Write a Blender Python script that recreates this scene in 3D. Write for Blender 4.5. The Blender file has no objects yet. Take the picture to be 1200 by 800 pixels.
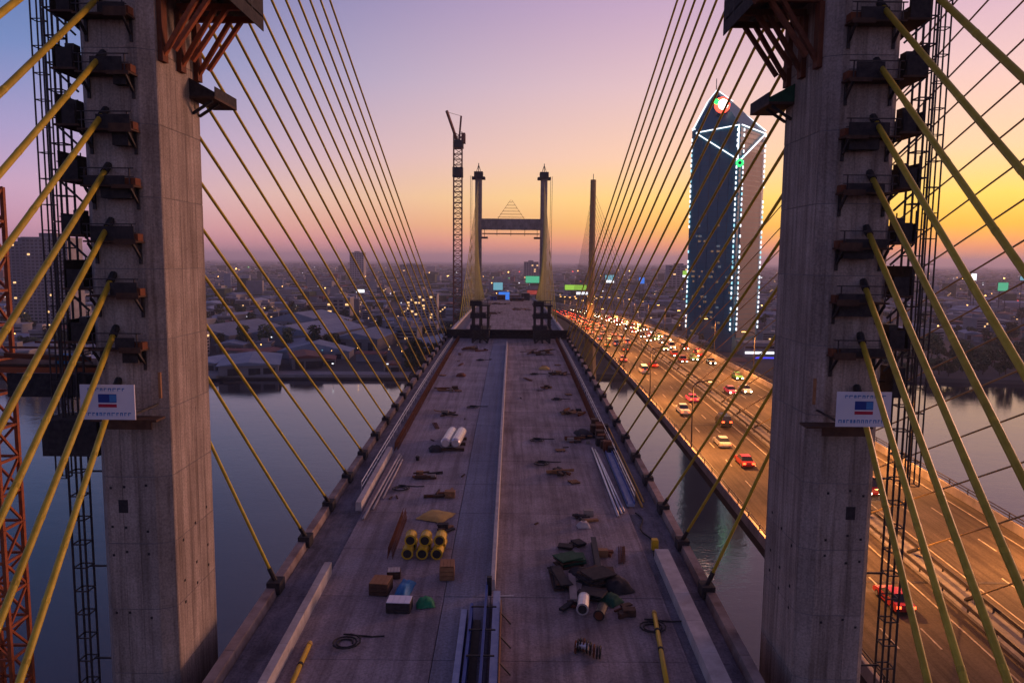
import bpy, bmesh, math, random
from math import sin, cos, radians as R, pi, sqrt, hypot
from mathutils import Vector, Matrix
random.seed(11)
S = bpy.context.scene
COL = S.collection

# ------------------------------------------------------------------ camera, sky, sun, exposure
cam = bpy.data.cameras.new('camera'); camo = bpy.data.objects.new('camera', cam); COL.objects.link(camo)
cam.sensor_width = 36.0; cam.lens = 36.0 * 880 / 1200; cam.clip_start = 0.5; cam.clip_end = 60000
p_, r_ = R(6.16), R(0.55)
fw = Vector((0, cos(p_), -sin(p_))); rt = Vector((1, 0, 0)); up = rt.cross(fw)
r2 = rt * cos(r_) + up * sin(r_); u2 = up * cos(r_) - rt * sin(r_)
camo.matrix_world = Matrix(((r2.x, u2.x, -fw.x, 1.4), (r2.y, u2.y, -fw.y, 0), (r2.z, u2.z, -fw.z, 73.5), (0, 0, 0, 1)))
S.camera = camo
S.view_settings.view_transform = 'Standard'; S.view_settings.look = 'None'
S.view_settings.exposure = 0.0; S.view_settings.gamma = 1.0
try:
    S.cycles.use_denoising = True; S.cycles.sample_clamp_indirect = 3.0; S.cycles.sample_clamp_direct = 30.0
    S.cycles.max_bounces = 6; S.cycles.volume_bounces = 0; S.cycles.caustics_reflective = False; S.cycles.caustics_refractive = False
except Exception: pass

SUN_AZ, SUN_EL = R(58), R(5)           # azimuth measured from +Y towards +X
def lin(c):
    return tuple(((v / 255) / 12.92 if v / 255 < 0.04045 else ((v / 255 + 0.055) / 1.055) ** 2.4) for v in c)
W = bpy.data.worlds.new('World'); S.world = W; W.use_nodes = True
nt = W.node_tree; nt.nodes.clear()
def N(t, **k):
    n = nt.nodes.new(t)
    for a, b in k.items(): setattr(n, a, b)
    return n
def L(a, b): nt.links.new(a, b)
out = N('ShaderNodeOutputWorld'); bg = N('ShaderNodeBackground'); L(bg.outputs[0], out.inputs[0])
tc = N('ShaderNodeTexCoord'); sep = N('ShaderNodeSeparateXYZ'); L(tc.outputs['Generated'], sep.inputs[0])
def M_(op, a, b=None, clamp=False):
    n = N('ShaderNodeMath', operation=op, use_clamp=clamp)
    for i, v in enumerate((a, b)):
        if v is None: continue
        if isinstance(v, (int, float)): n.inputs[i].default_value = v
        else: L(v, n.inputs[i])
    return n.outputs[0]
x_, y_, z_ = sep.outputs
pos = M_('SQRT', M_('MAXIMUM', z_, 0.0))
hl = M_('SQRT', M_('ADD', M_('MULTIPLY', x_, x_), M_('ADD', M_('MULTIPLY', y_, y_), 1e-6)))
dt = M_('DIVIDE', M_('ADD', M_('MULTIPLY', x_, sin(SUN_AZ)), M_('MULTIPLY', y_, cos(SUN_AZ))), hl)
mr = N('ShaderNodeMapRange', interpolation_type='SMOOTHSTEP'); L(dt, mr.inputs[0])
mr.inputs[1].default_value = -0.15; mr.inputs[2].default_value = 1.0
def ramp(stops):
    n = N('ShaderNodeValToRGB'); cr = n.color_ramp
    while len(cr.elements) < len(stops): cr.elements.new(0.5)
    for e, (deg, c) in zip(cr.elements, stops):
        e.position = sqrt(max(sin(R(deg)), 0)); e.color = (*lin(c), 1)
    L(pos, n.inputs[0]); return n.outputs[0]
near_sun = ramp([(0, (205, 140, 112)), (1.2, (254, 156, 74)), (2.6, (255, 186, 28)), (4.6, (255, 208, 86)), (7.5, (244, 196, 150)), (12.5, (220, 180, 174)), (18, (190, 154, 176)), (42, (116, 90, 124)), (90, (72, 58, 92))])
far_sun = ramp([(0, (156, 118, 146)), (2, (186, 138, 162)), (4.5, (180, 146, 176)), (8, (146, 136, 178)), (13, (94, 118, 168)), (18, (64, 98, 148)), (42, (74, 68, 118)), (90, (66, 56, 94))])
mx = N('ShaderNodeMix', data_type='RGBA'); L(mr.outputs[0], mx.inputs[0]); L(far_sun, mx.inputs[6]); L(near_sun, mx.inputs[7])
sky = N('ShaderNodeTexSky', sky_type='NISHITA'); sky.sun_disc = False
sky.sun_elevation = R(3); sky.sun_rotation = SUN_AZ; sky.air_density = 1.6; sky.dust_density = 2.5; sky.ozone_density = 3
ad = N('ShaderNodeMix', data_type='RGBA'); ad.inputs[0].default_value = 0.012; L(mx.outputs[2], ad.inputs[6]); L(sky.outputs[0], ad.inputs[7])
L(ad.outputs[2], bg.inputs[0]); bg.inputs[1].default_value = 1.4

sl = bpy.data.lights.new('sun', 'SUN'); sl.energy = 3.0; sl.angle = R(16); sl.color = (1.0, 0.44, 0.30)
so = bpy.data.objects.new('sun', sl); COL.objects.link(so)
sd = Vector((sin(SUN_AZ) * cos(SUN_EL), cos(SUN_AZ) * cos(SUN_EL), sin(SUN_EL)))
so.rotation_euler = (-sd).to_track_quat('-Z', 'Y').to_euler(); so.location = (200, 100, 300)

# ------------------------------------------------------------------ materials
MAT = {}
def mat(name, c1, c2=None, scale=1.0, rough=0.8, metal=0.0, bump=0.0, bscale=None, emit=None, estr=0.0, stretch=(1, 1, 1), spec=0.3, rand=0.0, detail=6, sampling=None):
    m = bpy.data.materials.new(name); m.use_nodes = True; t = m.node_tree; b = t.nodes['Principled BSDF']
    b.inputs['Roughness'].default_value = rough; b.inputs['Metallic'].default_value = metal
    b.inputs['Specular IOR Level'].default_value = spec
    b.inputs['Base Color'].default_value = (*c1, 1)
    co = t.nodes.new('ShaderNodeTexCoord'); mp = t.nodes.new('ShaderNodeMapping'); mp.inputs['Scale'].default_value = stretch
    t.links.new(co.outputs['Object'], mp.inputs[0])
    if c2:
        n = t.nodes.new('ShaderNodeTexNoise'); n.inputs['Scale'].default_value = scale; n.inputs['Detail'].default_value = detail; n.inputs['Roughness'].default_value = 0.62
        t.links.new(mp.outputs[0], n.inputs['Vector'])
        r = t.nodes.new('ShaderNodeValToRGB'); r.color_ramp.elements[0].position = 0.33; r.color_ramp.elements[1].position = 0.68
        r.color_ramp.elements[0].color = (*c1, 1); r.color_ramp.elements[1].color = (*c2, 1)
        t.links.new(n.outputs[0], r.inputs[0]); src = r.outputs[0]
        if rand:
            oi = t.nodes.new('ShaderNodeObjectInfo'); hv = t.nodes.new('ShaderNodeHueSaturation')
            ma = t.nodes.new('ShaderNodeMapRange'); ma.inputs[3].default_value = 1 - rand; ma.inputs[4].default_value = 1 + rand
            t.links.new(oi.outputs['Random'], ma.inputs[0]); t.links.new(ma.outputs[0], hv.inputs['Value']); t.links.new(src, hv.inputs['Color']); src = hv.outputs[0]
        t.links.new(src, b.inputs['Base Color'])
    if bump:
        n2 = t.nodes.new('ShaderNodeTexNoise'); n2.inputs['Scale'].default_value = bscale or scale * 4; n2.inputs['Detail'].default_value = 4
        t.links.new(mp.outputs[0], n2.inputs['Vector'])
        bp = t.nodes.new('ShaderNodeBump'); bp.inputs['Strength'].default_value = bump; bp.inputs['Distance'].default_value = 0.05
        t.links.new(n2.outputs[0], bp.inputs['Height']); t.links.new(bp.outputs[0], b.inputs['Normal'])
    if emit:
        b.inputs['Emission Color'].default_value = (*emit, 1); b.inputs['Emission Strength'].default_value = estr
    if sampling: m.cycles.emission_sampling = sampling
    MAT[name] = m; return m

mat('concrete', (0.20, 0.17, 0.145), (0.38, 0.33, 0.285), 0.45, 0.85, bump=0.25, bscale=6, stretch=(1, 1, 0.55), rand=0.10)
mat('pale_concrete', (0.34, 0.31, 0.29), (0.50, 0.47, 0.44), 0.8, 0.85, bump=0.2, bscale=8, rand=0.08)
mat('dark_concrete', (0.10, 0.10, 0.11), (0.2, 0.19, 0.2), 0.7, 0.9, bump=0.2)
mat('yellow_sheath', (0.36, 0.28, 0.02), (0.52, 0.41, 0.04), 1.3, 0.5, rand=0.15)
mat('dark_steel', (0.018, 0.018, 0.02), (0.05, 0.045, 0.045), 3, 0.6, 0.3)
mat('mast_steel', (0.03, 0.028, 0.03), (0.06, 0.05, 0.05), 3, 0.6, 0.3)
mat('orange_steel', (0.34, 0.085, 0.02), (0.2, 0.05, 0.018), 2.5, 0.6)
mat('crane_brown', (0.2, 0.1, 0.06), (0.14, 0.07, 0.05), 1, .8)
mat('rust_steel', (0.16, 0.05, 0.02), (0.09, 0.03, 0.015), 2.0, 0.85)
mat('blue_steel', (0.02, 0.05, 0.2), (0.03, 0.08, 0.3), 1.2, 0.45)
mat('pale_blue_steel', (0.22, 0.28, 0.42), (0.34, 0.4, 0.52), 1.6, 0.5)
mat('green_net', (0.012, 0.05, 0.03), (0.02, 0.09, 0.05), 3, 0.9)
mat('dark_net', (0.015, 0.015, 0.018), (0.045, 0.04, 0.042), 3, 0.9)
mat('wood', (0.22, 0.11, 0.05), (0.34, 0.18, 0.08), 2.5, 0.85, stretch=(1, 6, 1))
mat('dark_wood', (0.045, 0.025, 0.017), (0.09, 0.05, 0.032), 2.5, 0.85)
mat('lane_paint', (0.16, 0.14, 0.12), (0.4, 0.37, 0.33), 1.5, 0.8)
mat('yellow_plastic', (0.62, 0.42, 0.02), (0.5, 0.33, 0.03), 1.5, 0.5)
mat('black_rubber', (0.012, 0.012, 0.013), (0.03, 0.03, 0.03), 3, 0.7)
mat('silver', (0.55, 0.53, 0.52), (0.7, 0.68, 0.66), 2, 0.35, 0.6)
mat('tan_tarp', (0.42, 0.26, 0.07), (0.55, 0.36, 0.1), 1.2, 0.8, bump=0.5, bscale=3)
mat('blue_tarp', (0.02, 0.14, 0.34), (0.04, 0.22, 0.45), 1.5, 0.6, bump=0.5, bscale=3)
mat('green_tarp', (0.01, 0.16, 0.06), (0.02, 0.24, 0.1), 1.5, 0.6, bump=0.5, bscale=3)
mat('white_board', (0.62, 0.64, 0.72), (0.7, 0.72, 0.78), 1, 0.5)
mat('print_blue', (0.02, 0.05, 0.25)); mat('print_light_blue', (0.06, 0.22, 0.5)); mat('print_red', (0.4, 0.02, 0.05))
mat('land', (0.035, 0.04, 0.04), (0.08, 0.075, 0.075), 0.006, 0.95, detail=10)
mat('quay', (0.16, 0.16, 0.17), (0.26, 0.25, 0.25), 0.08, 0.9)
mat('leaf', (0.03, 0.055, 0.022), (0.055, 0.085, 0.035), 0.6, 0.8, rand=0.25)
mat('bark', (0.06, 0.045, 0.035), (0.1, 0.075, 0.06), 2, 0.9)
mat('wall_pale', (0.22, 0.21, 0.21), (0.30, 0.285, 0.28), 0.12, 0.9, rand=0.3)
mat('wall_grey', (0.17, 0.17, 0.18), (0.25, 0.24, 0.25), 0.12, 0.9, rand=0.3)
mat('roof_blue', (0.14, 0.18, 0.24), (0.22, 0.26, 0.32), 0.1, 0.7, rand=0.25)
mat('roof_red', (0.16, 0.06, 0.045), (0.22, 0.09, 0.07), 0.2, 0.8, rand=0.25)
mat('roof_grey', (0.2, 0.2, 0.21), (0.3, 0.29, 0.3), 0.2, 0.85, rand=0.25)
mat('dark_glass', (0.015, 0.018, 0.025), rough=0.15, spec=0.6)
mat('tower_glass', (0.004, 0.11, 0.155), (0.006, 0.135, 0.19), 0.05, 0.3, 0.0, spec=0.12)
mat('tower_sunset_tone', (0.055, 0.06, 0.07), (0.08, 0.082, 0.088), 0.08, 0.6)  # sunset-lit tone of one tower side, put into the base colour
mat('tower_band', (0.004, 0.08, 0.115), (0.006, 0.1, 0.14), 0.1, 0.35, spec=0.1)
mat('tyre', (0.015, 0.015, 0.015)); mat('rim', (0.4, 0.4, 0.42), rough=0.35, metal=0.8)
for n, c, e in (('led_white', (0.85, 0.9, 1.0), 2.0), ('led_cyan', (0.4, 0.85, 1.0), 1.3), ('lamp_orange', (1.0, 0.48, 0.12), 9), ('lit_warm', (1.0, 0.55, 0.22), 1.6), ('lit_white', (0.9, 0.92, 1.0), 1.8),
                ('sign_green', (0.3, 1.0, 0.25), 1.1), ('sign_lime', (0.5, 0.95, 0.1), 0.65), ('sign_teal', (0.15, 0.9, 0.5), 0.5), ('sign_blue', (0.05, 0.25, 1.0), 0.8), ('sign_cyan', (0.3, 0.75, 0.95), 0.5),
                ('sign_red', (1.0, 0.06, 0.03), 4.0), ('sign_white', (1.0, 0.93, 0.8), 6.0), ('sign_greenring', (0.03, 0.9, 0.15), 2.2), ('room_warm', (1.0, 0.6, 0.3), 0.16), ('room_cool', (0.6, 0.8, 1.0), 0.12), ('sign_dimred', (0.9, 0.12, 0.08), 0.35), ('strip_blue', (0.06, 0.06, 1.0), 1.2)):
    mat(n, (0.05, 0.05, 0.05), emit=c, estr=e, sampling='NONE')
mat('head_lamp', (0.5, 0.5, 0.5), emit=(1.0, 0.78, 0.5), estr=28, sampling='NONE')
mat('tail_lamp', (0.3, 0.01, 0.01), emit=(1.0, 0.06, 0.015), estr=9, sampling='NONE')
for n, c in (('paint_black', (0.02, 0.02, 0.022)), ('paint_white', (0.6, 0.6, 0.6)), ('paint_silver', (0.35, 0.35, 0.36)), ('paint_red', (0.3, 0.02, 0.02)), ('paint_pink', (0.5, 0.05, 0.2)), ('paint_green', (0.05, 0.25, 0.06)), ('paint_blue', (0.03, 0.06, 0.22))):
    mat(n, c, rough=0.3, spec=0.5)

def concrete_mat(name, c1, c2, streak, sc=0.5, ss=1.0, fine=9.0, rand=0.1, bump=0.35, dark=0.55):
    m = bpy.data.materials.new(name); m.use_nodes = True; t = m.node_tree; b = t.nodes['Principled BSDF']
    b.inputs['Roughness'].default_value = 0.88; b.inputs['Specular IOR Level'].default_value = 0.25
    co = t.nodes.new('ShaderNodeTexCoord')
    def noise(scale, stretch, det=5, rg=0.6):
        mp = t.nodes.new('ShaderNodeMapping'); mp.inputs['Scale'].default_value = stretch; t.links.new(co.outputs['Object'], mp.inputs[0])
        n = t.nodes.new('ShaderNodeTexNoise'); n.inputs['Scale'].default_value = scale; n.inputs['Detail'].default_value = det; n.inputs['Roughness'].default_value = rg
        t.links.new(mp.outputs[0], n.inputs[0]); return n.outputs[0]
    def ramp_(src, p0, p1, a, b_):
        r = t.nodes.new('ShaderNodeValToRGB'); r.color_ramp.elements[0].position = p0; r.color_ramp.elements[1].position = p1
        r.color_ramp.elements[0].color = (*a, 1); r.color_ramp.elements[1].color = (*b_, 1); t.links.new(src, r.inputs[0]); return r.outputs[0]
    def mul(a, b_, f=1.0):
        n = t.nodes.new('ShaderNodeMix'); n.data_type = 'RGBA'; n.blend_type = 'MULTIPLY'; n.inputs[0].default_value = f
        t.links.new(a, n.inputs[6]); t.links.new(b_, n.inputs[7]); return n.outputs[2]
    col = ramp_(noise(sc, (1, 1, 1)), .3, .7, c1, c2)
    col = mul(col, ramp_(noise(ss, streak, 6, .7), .36, .56, (dark, dark * .96, dark * .94), (1, 1, 1)))
    col = mul(col, ramp_(noise(fine, (1, 1, 1), 3), .3, .62, (.68, .68, .68), (1.1, 1.1, 1.1)))
    col = mul(col, ramp_(noise(sc * 3.1, (1, 1, 1), 8, .75), .27, .36, (.5, .46, .44), (1, 1, 1)))
    oi = t.nodes.new('ShaderNodeObjectInfo'); hv = t.nodes.new('ShaderNodeHueSaturation'); ma = t.nodes.new('ShaderNodeMapRange'); ma.inputs[3].default_value = 1 - rand; ma.inputs[4].default_value = 1 + rand
    t.links.new(oi.outputs['Random'], ma.inputs[0]); t.links.new(ma.outputs[0], hv.inputs['Value']); t.links.new(col, hv.inputs['Color']); t.links.new(hv.outputs[0], b.inputs['Base Color'])
    bp = t.nodes.new('ShaderNodeBump'); bp.inputs['Strength'].default_value = bump; bp.inputs['Distance'].default_value = .04
    t.links.new(noise(7, (1, 1, 1), 5), bp.inputs['Height']); t.links.new(bp.outputs[0], b.inputs['Normal']); MAT[name] = m
concrete_mat('cast_concrete', (.27, .225, .19), (.40, .345, .30), (2.2, 2.2, .09), .4, 1.0, 8, .13)
concrete_mat('deck_concrete', (.25, .215, .22), (.40, .35, .355), (1.5, .05, 1), .25, .9, 6, .06, dark=.66)
concrete_mat('deck_stained', (.22, .175, .165), (.41, .345, .33), (1.5, .05, 1), .25, .9, 6, .08, dark=.6)
concrete_mat('strip_concrete', (.22, .225, .26), (.31, .315, .35), (2.5, .04, 1), .15, .9, 6, .05, dark=.8)
concrete_mat('corridor_concrete', (.12, .12, .145), (.24, .225, .245), (1, .2, 1), .5, .9, 6, .1)
def water_mat():
    m = bpy.data.materials.new('river_water'); m.use_nodes = True; t = m.node_tree; b = t.nodes['Principled BSDF']
    b.inputs['Base Color'].default_value = (0.022, 0.02, 0.026, 1); b.inputs['Roughness'].default_value = 0.06; b.inputs['IOR'].default_value = 1.36
    b.inputs['Specular IOR Level'].default_value = 0.9
    co = t.nodes.new('ShaderNodeTexCoord'); prev = None
    for sc, st, ds in ((0.03, 0.05, 2.0), (0.25, 0.1, 0.4), (1.1, 0.2, 0.12)):
        mp = t.nodes.new('ShaderNodeMapping'); mp.inputs['Scale'].default_value = (0.6, 1.0, 1); mp.inputs['Rotation'].default_value = (0, 0, 0.4)
        t.links.new(co.outputs['Object'], mp.inputs[0])
        n = t.nodes.new('ShaderNodeTexNoise'); n.inputs['Scale'].default_value = sc; n.inputs['Detail'].default_value = 5; t.links.new(mp.outputs[0], n.inputs[0])
        bp = t.nodes.new('ShaderNodeBump'); bp.inputs['Strength'].default_value = st; bp.inputs['Distance'].default_value = ds
        t.links.new(n.outputs[0], bp.inputs['Height'])
        if prev: t.links.new(prev, bp.inputs['Normal'])
        prev = bp.outputs[0]
    t.links.new(prev, b.inputs['Normal']); MAT['river_water'] = m
water_mat()

concrete_mat('asphalt', (.045, .036, .032), (.085, .07, .06), (1.6, .03, 1), .12, 1.0, 5, 0, dark=.5)
# ------------------------------------------------------------------ mesh helpers
class MB:
    def __init__(s): s.v = []; s.f = []
    def add(s, vs, fs):
        o = len(s.v); s.v += [tuple(v) for v in vs]; s.f += [tuple(i + o for i in f) for f in fs]; return s
    def box(s, x0, x1, y0, y1, z0, z1):
        return s.add([(x0, y0, z0), (x1, y0, z0), (x1, y1, z0), (x0, y1, z0), (x0, y0, z1), (x1, y0, z1), (x1, y1, z1), (x0, y1, z1)],
                     [(3, 2, 1, 0), (4, 5, 6, 7), (0, 1, 5, 4), (1, 2, 6, 5), (2, 3, 7, 6), (3, 0, 4, 7)])
    def bar(s, a, b, w, h=None, n=4):
        return s.tube([a, b], w / 2 * (1.0 if n > 4 else 1.414), n, h=(h or w) / 2 * (1.0 if n > 4 else 1.414))
    def tube(s, pts, r, n=8, caps=True, h=None):
        pts = [Vector(p) for p in pts]; rings = []
        rr = r if isinstance(r, (list, tuple)) else [r] * len(pts)
        for i, p in enumerate(pts):
            d = (pts[min(i + 1, len(pts) - 1)] - pts[max(i - 1, 0)]).normalized()
            ref = Vector((0, 0, 1)) if abs(d.z) < 0.95 else Vector((0, 1, 0))
            a = d.cross(ref).normalized(); b = a.cross(d).normalized()
            k = (h / r) if h else 1
            rings.append([p + a * rr[i] * cos(2 * pi * (j + 0.5) / n) + b * rr[i] * k * sin(2 * pi * (j + 0.5) / n) for j in range(n)])
        vs = [v for q in rings for v in q]; fs = []
        for i in range(len(pts) - 1):
            for j in range(n):
                k2 = (j + 1) % n; fs.append((i * n + j, i * n + k2, (i + 1) * n + k2, (i + 1) * n + j))
        if caps: fs.append(tuple(range(n))[::-1]); fs.append(tuple((len(pts) - 1) * n + j for j in range(n)))
        return s.add(vs, fs)
    def prism(s, poly, z0, z1):   # horizontal polygon extruded in z
        n = len(poly)
        return s.add([(x, y, z0) for x, y in poly] + [(x, y, z1) for x, y in poly],
                     [tuple(range(n))[::-1], tuple(range(n, 2 * n))] + [(i, (i + 1) % n, n + (i + 1) % n, n + i) for i in range(n)])
    def prof_y(s, poly, y0, y1):  # (x,z) polygon extruded in y
        n = len(poly)
        return s.add([(x, y0, z) for x, z in poly] + [(x, y1, z) for x, z in poly],
                     [tuple(range(n)), tuple(range(n, 2 * n))[::-1]] + [(i, n + i, n + (i + 1) % n, (i + 1) % n) for i in range(n)])
    def prof_x(s, poly, x0, x1):  # (y,z) polygon extruded in x
        n = len(poly)
        return s.add([(x0, y, z) for y, z in poly] + [(x1, y, z) for y, z in poly],
                     [tuple(range(n))[::-1], tuple(range(n, 2 * n))] + [(i, (i + 1) % n, n + (i + 1) % n, n + i) for i in range(n)])
    def mesh(s, name, m):
        me = bpy.data.meshes.new(name); me.from_pydata(s.v, [], s.f); me.materials.append(MAT[m] if isinstance(m, str) else m)
        bm = bmesh.new(); bm.from_mesh(me); bmesh.ops.recalc_face_normals(bm, faces=bm.faces); bm.to_mesh(me); bm.free(); return me
    def build(s, name, m, parent=None, loc=None, smooth=False):
        return put(name, s.mesh(name, m), parent, loc, smooth)
def put(name, me, parent=None, loc=None, smooth=False):
    o = bpy.data.objects.new(name, me); COL.objects.link(o)
    if parent: o.parent = parent
    if loc: o.location = loc
    if smooth:
        for p in me.polygons: p.use_smooth = True
    return o
def tag(o, label, cat, group=None):
    o['label'] = label; o['category'] = cat
    if group: o['group'] = group
    return o
def thing(name, label, cat, loc=(0, 0, 0), group=None, rz=0):
    o = bpy.data.objects.new(name, None); o.empty_display_size = 0.5; COL.objects.link(o); o.location = loc; o.rotation_euler = (0, 0, rz)
    return tag(o, label, cat, group)
def struct(o): o['kind'] = 'structure'; return o
def stuff(o): o['kind'] = 'stuff'; return o
def copy_tree(o, parent=None):
    c = o.copy(); COL.objects.link(c); c.parent = parent
    for ch in list(o.children): copy_tree(ch, c)
    return c
B = MB
ORD = 'first second third fourth fifth sixth seventh eighth ninth tenth eleventh twelfth thirteenth fourteenth fifteenth sixteenth seventeenth eighteenth nineteenth'.split()

# ------------------------------------------------------------------ vertical alignments of the two decks
def zd(y):
    if y <= 230: return 52.5 - 4.5 * ((y - 230) / 185) ** 2
    if y <= 490: return 52.5 - 4.5 * ((y - 230) / 260) ** 2
    return max(48 - 0.055 * (y - 490), 8)
def zi(y):
    if y <= 230: return 46.5 - 5.0 * ((y - 230) / 185) ** 2
    if y <= 415: return 46.5 - 4.0 * ((y - 230) / 185) ** 2
    return max(42.5 - 0.043 * (y - 415), 6)
def sweep(mb, prof, ys, zf):
    """closed (x, dz) profile swept along the road"""
    n = len(prof); vs = []; fs = []
    for y in ys: vs += [(x, y, zf(y) + dz) for x, dz in prof]
    for i in range(len(ys) - 1):
        for j in range(n):
            k = (j + 1) % n; fs.append((i * n + j, i * n + k, (i + 1) * n + k, (i + 1) * n + j))
    fs.append(tuple(range(n))[::-1]); fs.append(tuple((len(ys) - 1) * n + j for j in range(n)))
    return mb.add(vs, fs)
def rect(x0, x1, z0, z1): return [(x0, z0), (x1, z0), (x1, z1), (x0, z1)]
def span(a, b, st):
    k = max(1, int(math.ceil((b - a) / st))); return [a + (b - a) * i / k for i in range(k + 1)]

# ------------------------------------------------------------------ land and river
struct(B().add([(-20000, -3000, 0), (20000, -3000, 0), (20000, 470, 0), (-20000, 470, 0)], [(0, 1, 2, 3)]).build('river', 'river_water'))
bank = [(-20000, 470), (-700, 452), (-330, 446), (-180, 446), (-178, 452), (-60, 458), (60, 470), (180, 472), (270, 466), (420, 452), (900, 520), (20000, 900)]
g = B(); n = len(bank)
g.add([(x, y, -3) for x, y in bank] + [(x, y, 2.6) for x, y in bank] + [(20000, 26000, 2.6), (-20000, 26000, 2.6)],
      [(i, i + 1, n + i + 1, n + i) for i in range(n - 1)] + [tuple(range(n, 2 * n)) + (2 * n, 2 * n + 1)])
struct(g.build('ground', 'land'))
q = B().prism([(-330, 445.6), (-176, 445.6), (-174, 451), (-62, 457.4), (-62, 470), (-330, 463)], 1.2, 2.95)
struct(q.build('quay', 'quay'))

# ------------------------------------------------------------------ new bridge deck
deck = struct(sweep(B(), [(-16.8, -0.2), (-16.8, -0.9), (-13, -3.0), (13, -3.0), (16.8, -0.9), (16.8, -0.2)], span(-60, 202.5, 8), zd).build('bridge_deck', 'dark_concrete'))
deck2 = struct(sweep(B(), [(-16.8, -0.2), (-16.8, -0.9), (-13, -3.0), (13, -3.0), (16.8, -0.9), (16.8, -0.2)], span(207, 1500, 12), zd).build('far_bridge_deck', 'dark_concrete'))
mat('edge_concrete', (0.15, 0.10, 0.08), (0.34, 0.28, 0.25), 0.5, 0.88, bump=0.2, bscale=6, rand=0.12)
y = 29.0; segs = []
while y < 200: segs.append((y, min(y + 8.3, 202.4))); y += 8.3
for a, b in segs:
    for x0, x1, m in ((-12.9, -3.53, 'deck_concrete'), (-3.47, -0.03, 'strip_concrete'), (0.03, 12.9, 'deck_stained')):
        sweep(B(), rect(x0, x1, -0.199, random.uniform(-0.01, 0.012)), [a + 0.035, (a + b) / 2, b - 0.035], zd).build('deck_slab', m, deck)
    for x0, x1 in ((-16.0, -12.95), (12.95, 16.0)):
        sweep(B(), rect(x0, x1, -0.199, -0.1 + random.uniform(-0.01, 0.01)), [a + 0.02, b - 0.02], zd).build('side_slab', 'corridor_concrete', deck)
    for sx in (-1, 1):
        p = [(16.05 * sx, -0.199), (16.82 * sx, -0.199), (16.82 * sx, 0.55), (16.15 * sx, 0.55)]
        sweep(B(), p, [a + 0.03, b - 0.03], zd).build('edge_beam', 'edge_concrete', deck)
for a, b in zip(span(207, 500, 12)[:-1], span(207, 500, 12)[1:]):
    for x0, x1 in ((-12.9, -0.03), (0.03, 12.9)):
        sweep(B(), rect(x0, x1, -0.199, random.uniform(-0.01, 0.012)), [a + 0.02, b - 0.02], zd).build('deck_slab', 'deck_stained', deck2)
    for sx in (-1, 1):
        sweep(B(), rect(min(16.05 * sx, 16.8 * sx), max(16.05 * sx, 16.8 * sx), -0.199, 0.6), [a + 0.02, b - 0.02], zd).build('edge_beam', 'pale_concrete', deck2)

# median barrier of precast panels
t = thing('median_barrier', 'long low pale concrete barrier running down the middle of the unfinished deck', 'barrier', (0.1, 55, zd(55)))
for i in range(24):
    a = 55 + i * 5.6; b = a + 5.57
    o = sweep(B(), [(-0.12, -0.02), (0.32, -0.02), (0.26, 0.85), (-0.02, 0.85)], [a, b], zd).build('barrier_panel', 'pale_concrete')
    o.parent = t; o.matrix_parent_inverse = Matrix.Translation(-Vector(t.location))
def part(mb, name, m, t, smooth=False):
    o = mb.build(name, m, t, None, smooth); o.matrix_parent_inverse = Matrix.Translation(-Vector(t.location)); return o
# formwork for the next barrier stretch
t = thing('barrier_formwork', 'dark blue steel formwork trough with pale blue side panels on the deck', 'formwork', (0, 44, zd(44)))
part(sweep(B(), rect(-1.95, -1.55, 0.01, 1.0), span(34, 50.2, 4), zd), 'side_panel', 'pale_blue_steel', t)
part(sweep(B(), rect(-1.35, -1.15, 0.01, 1.25), span(34, 50.6, 4), zd), 'inner_panel', 'blue_steel', t)
part(sweep(B(), rect(-1.14, -0.62, 0.01, 0.12), span(34, 50.4, 4), zd), 'trough_floor', 'dark_steel', t)
part(sweep(B(), rect(-0.36, -0.2, 0.01, 1.35), span(34, 53.6, 4), zd), 'inner_panel', 'blue_steel', t)
part(sweep(B(), rect(0.22, 0.72, 0.01, 0.95), span(34, 53.0, 4), zd), 'side_panel', 'pale_blue_steel', t)
part(sweep(B(), rect(0.76, 0.84, 0.01, 1.05), span(34, 51.5, 4), zd), 'waler', 'wood', t)
for yy in (38, 41, 44, 47, 50):
    part(B().bar((-1.25, yy, zd(yy) + 1.3), (0.5, yy, zd(yy) + 1.3), 0.09), 'tie_bar', 'dark_steel', t)
    part(B().bar((0.75, yy, zd(yy) + 0.9), (1.5, yy, zd(yy) + 0.05), 0.08), 'prop', 'dark_steel', t)
part(B().bar((-0.1, 53.3, zd(53) + 0.5), (-0.1, 53.3, zd(53) + 1.9), 0.35), 'end_post', 'dark_steel', t)
part(B().bar((-1.75, 50.6, zd(50)), (-1.75, 50.6, zd(50) + 0.7), 0.4), 'end_post', 'dark_steel', t)
part(B().bar((0.2, 53.4, zd(53) + 0.35), (1.7, 53.5, zd(53) + 0.35), 0.06), 'rail', 'silver', t)

# parapets at the deck sides
def sidewall(name, label, x0, x1, y0, y1, h, m='pale_concrete'):
    t = thing(name, label, 'barrier', ((x0 + x1) / 2, y0, zd(y0)))
    ys = span(y0, y1, 4.2)
    for a, b in zip(ys[:-1], ys[1:]):
        part(sweep(B(), [(x0, -0.09), (x1, -0.09), (x1 - 0.03, h), (x0 + 0.03, h)], [a + 0.015, b - 0.015], zd), 'barrier_panel', m, t)
sidewall('parapet', 'finished pale parapet length on the open water side of the deck', -13.35, -12.75, 34, 57.5, 0.95)
sidewall('parapet', 'wide pale parapet length on the traffic bridge side of the deck', 13.55, 14.75, 34, 61, 0.75)
sidewall('parapet', 'short pale parapet length beside bundle of pipes and rebar cage', -13.7, -13.1, 71, 90, 0.8)
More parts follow.
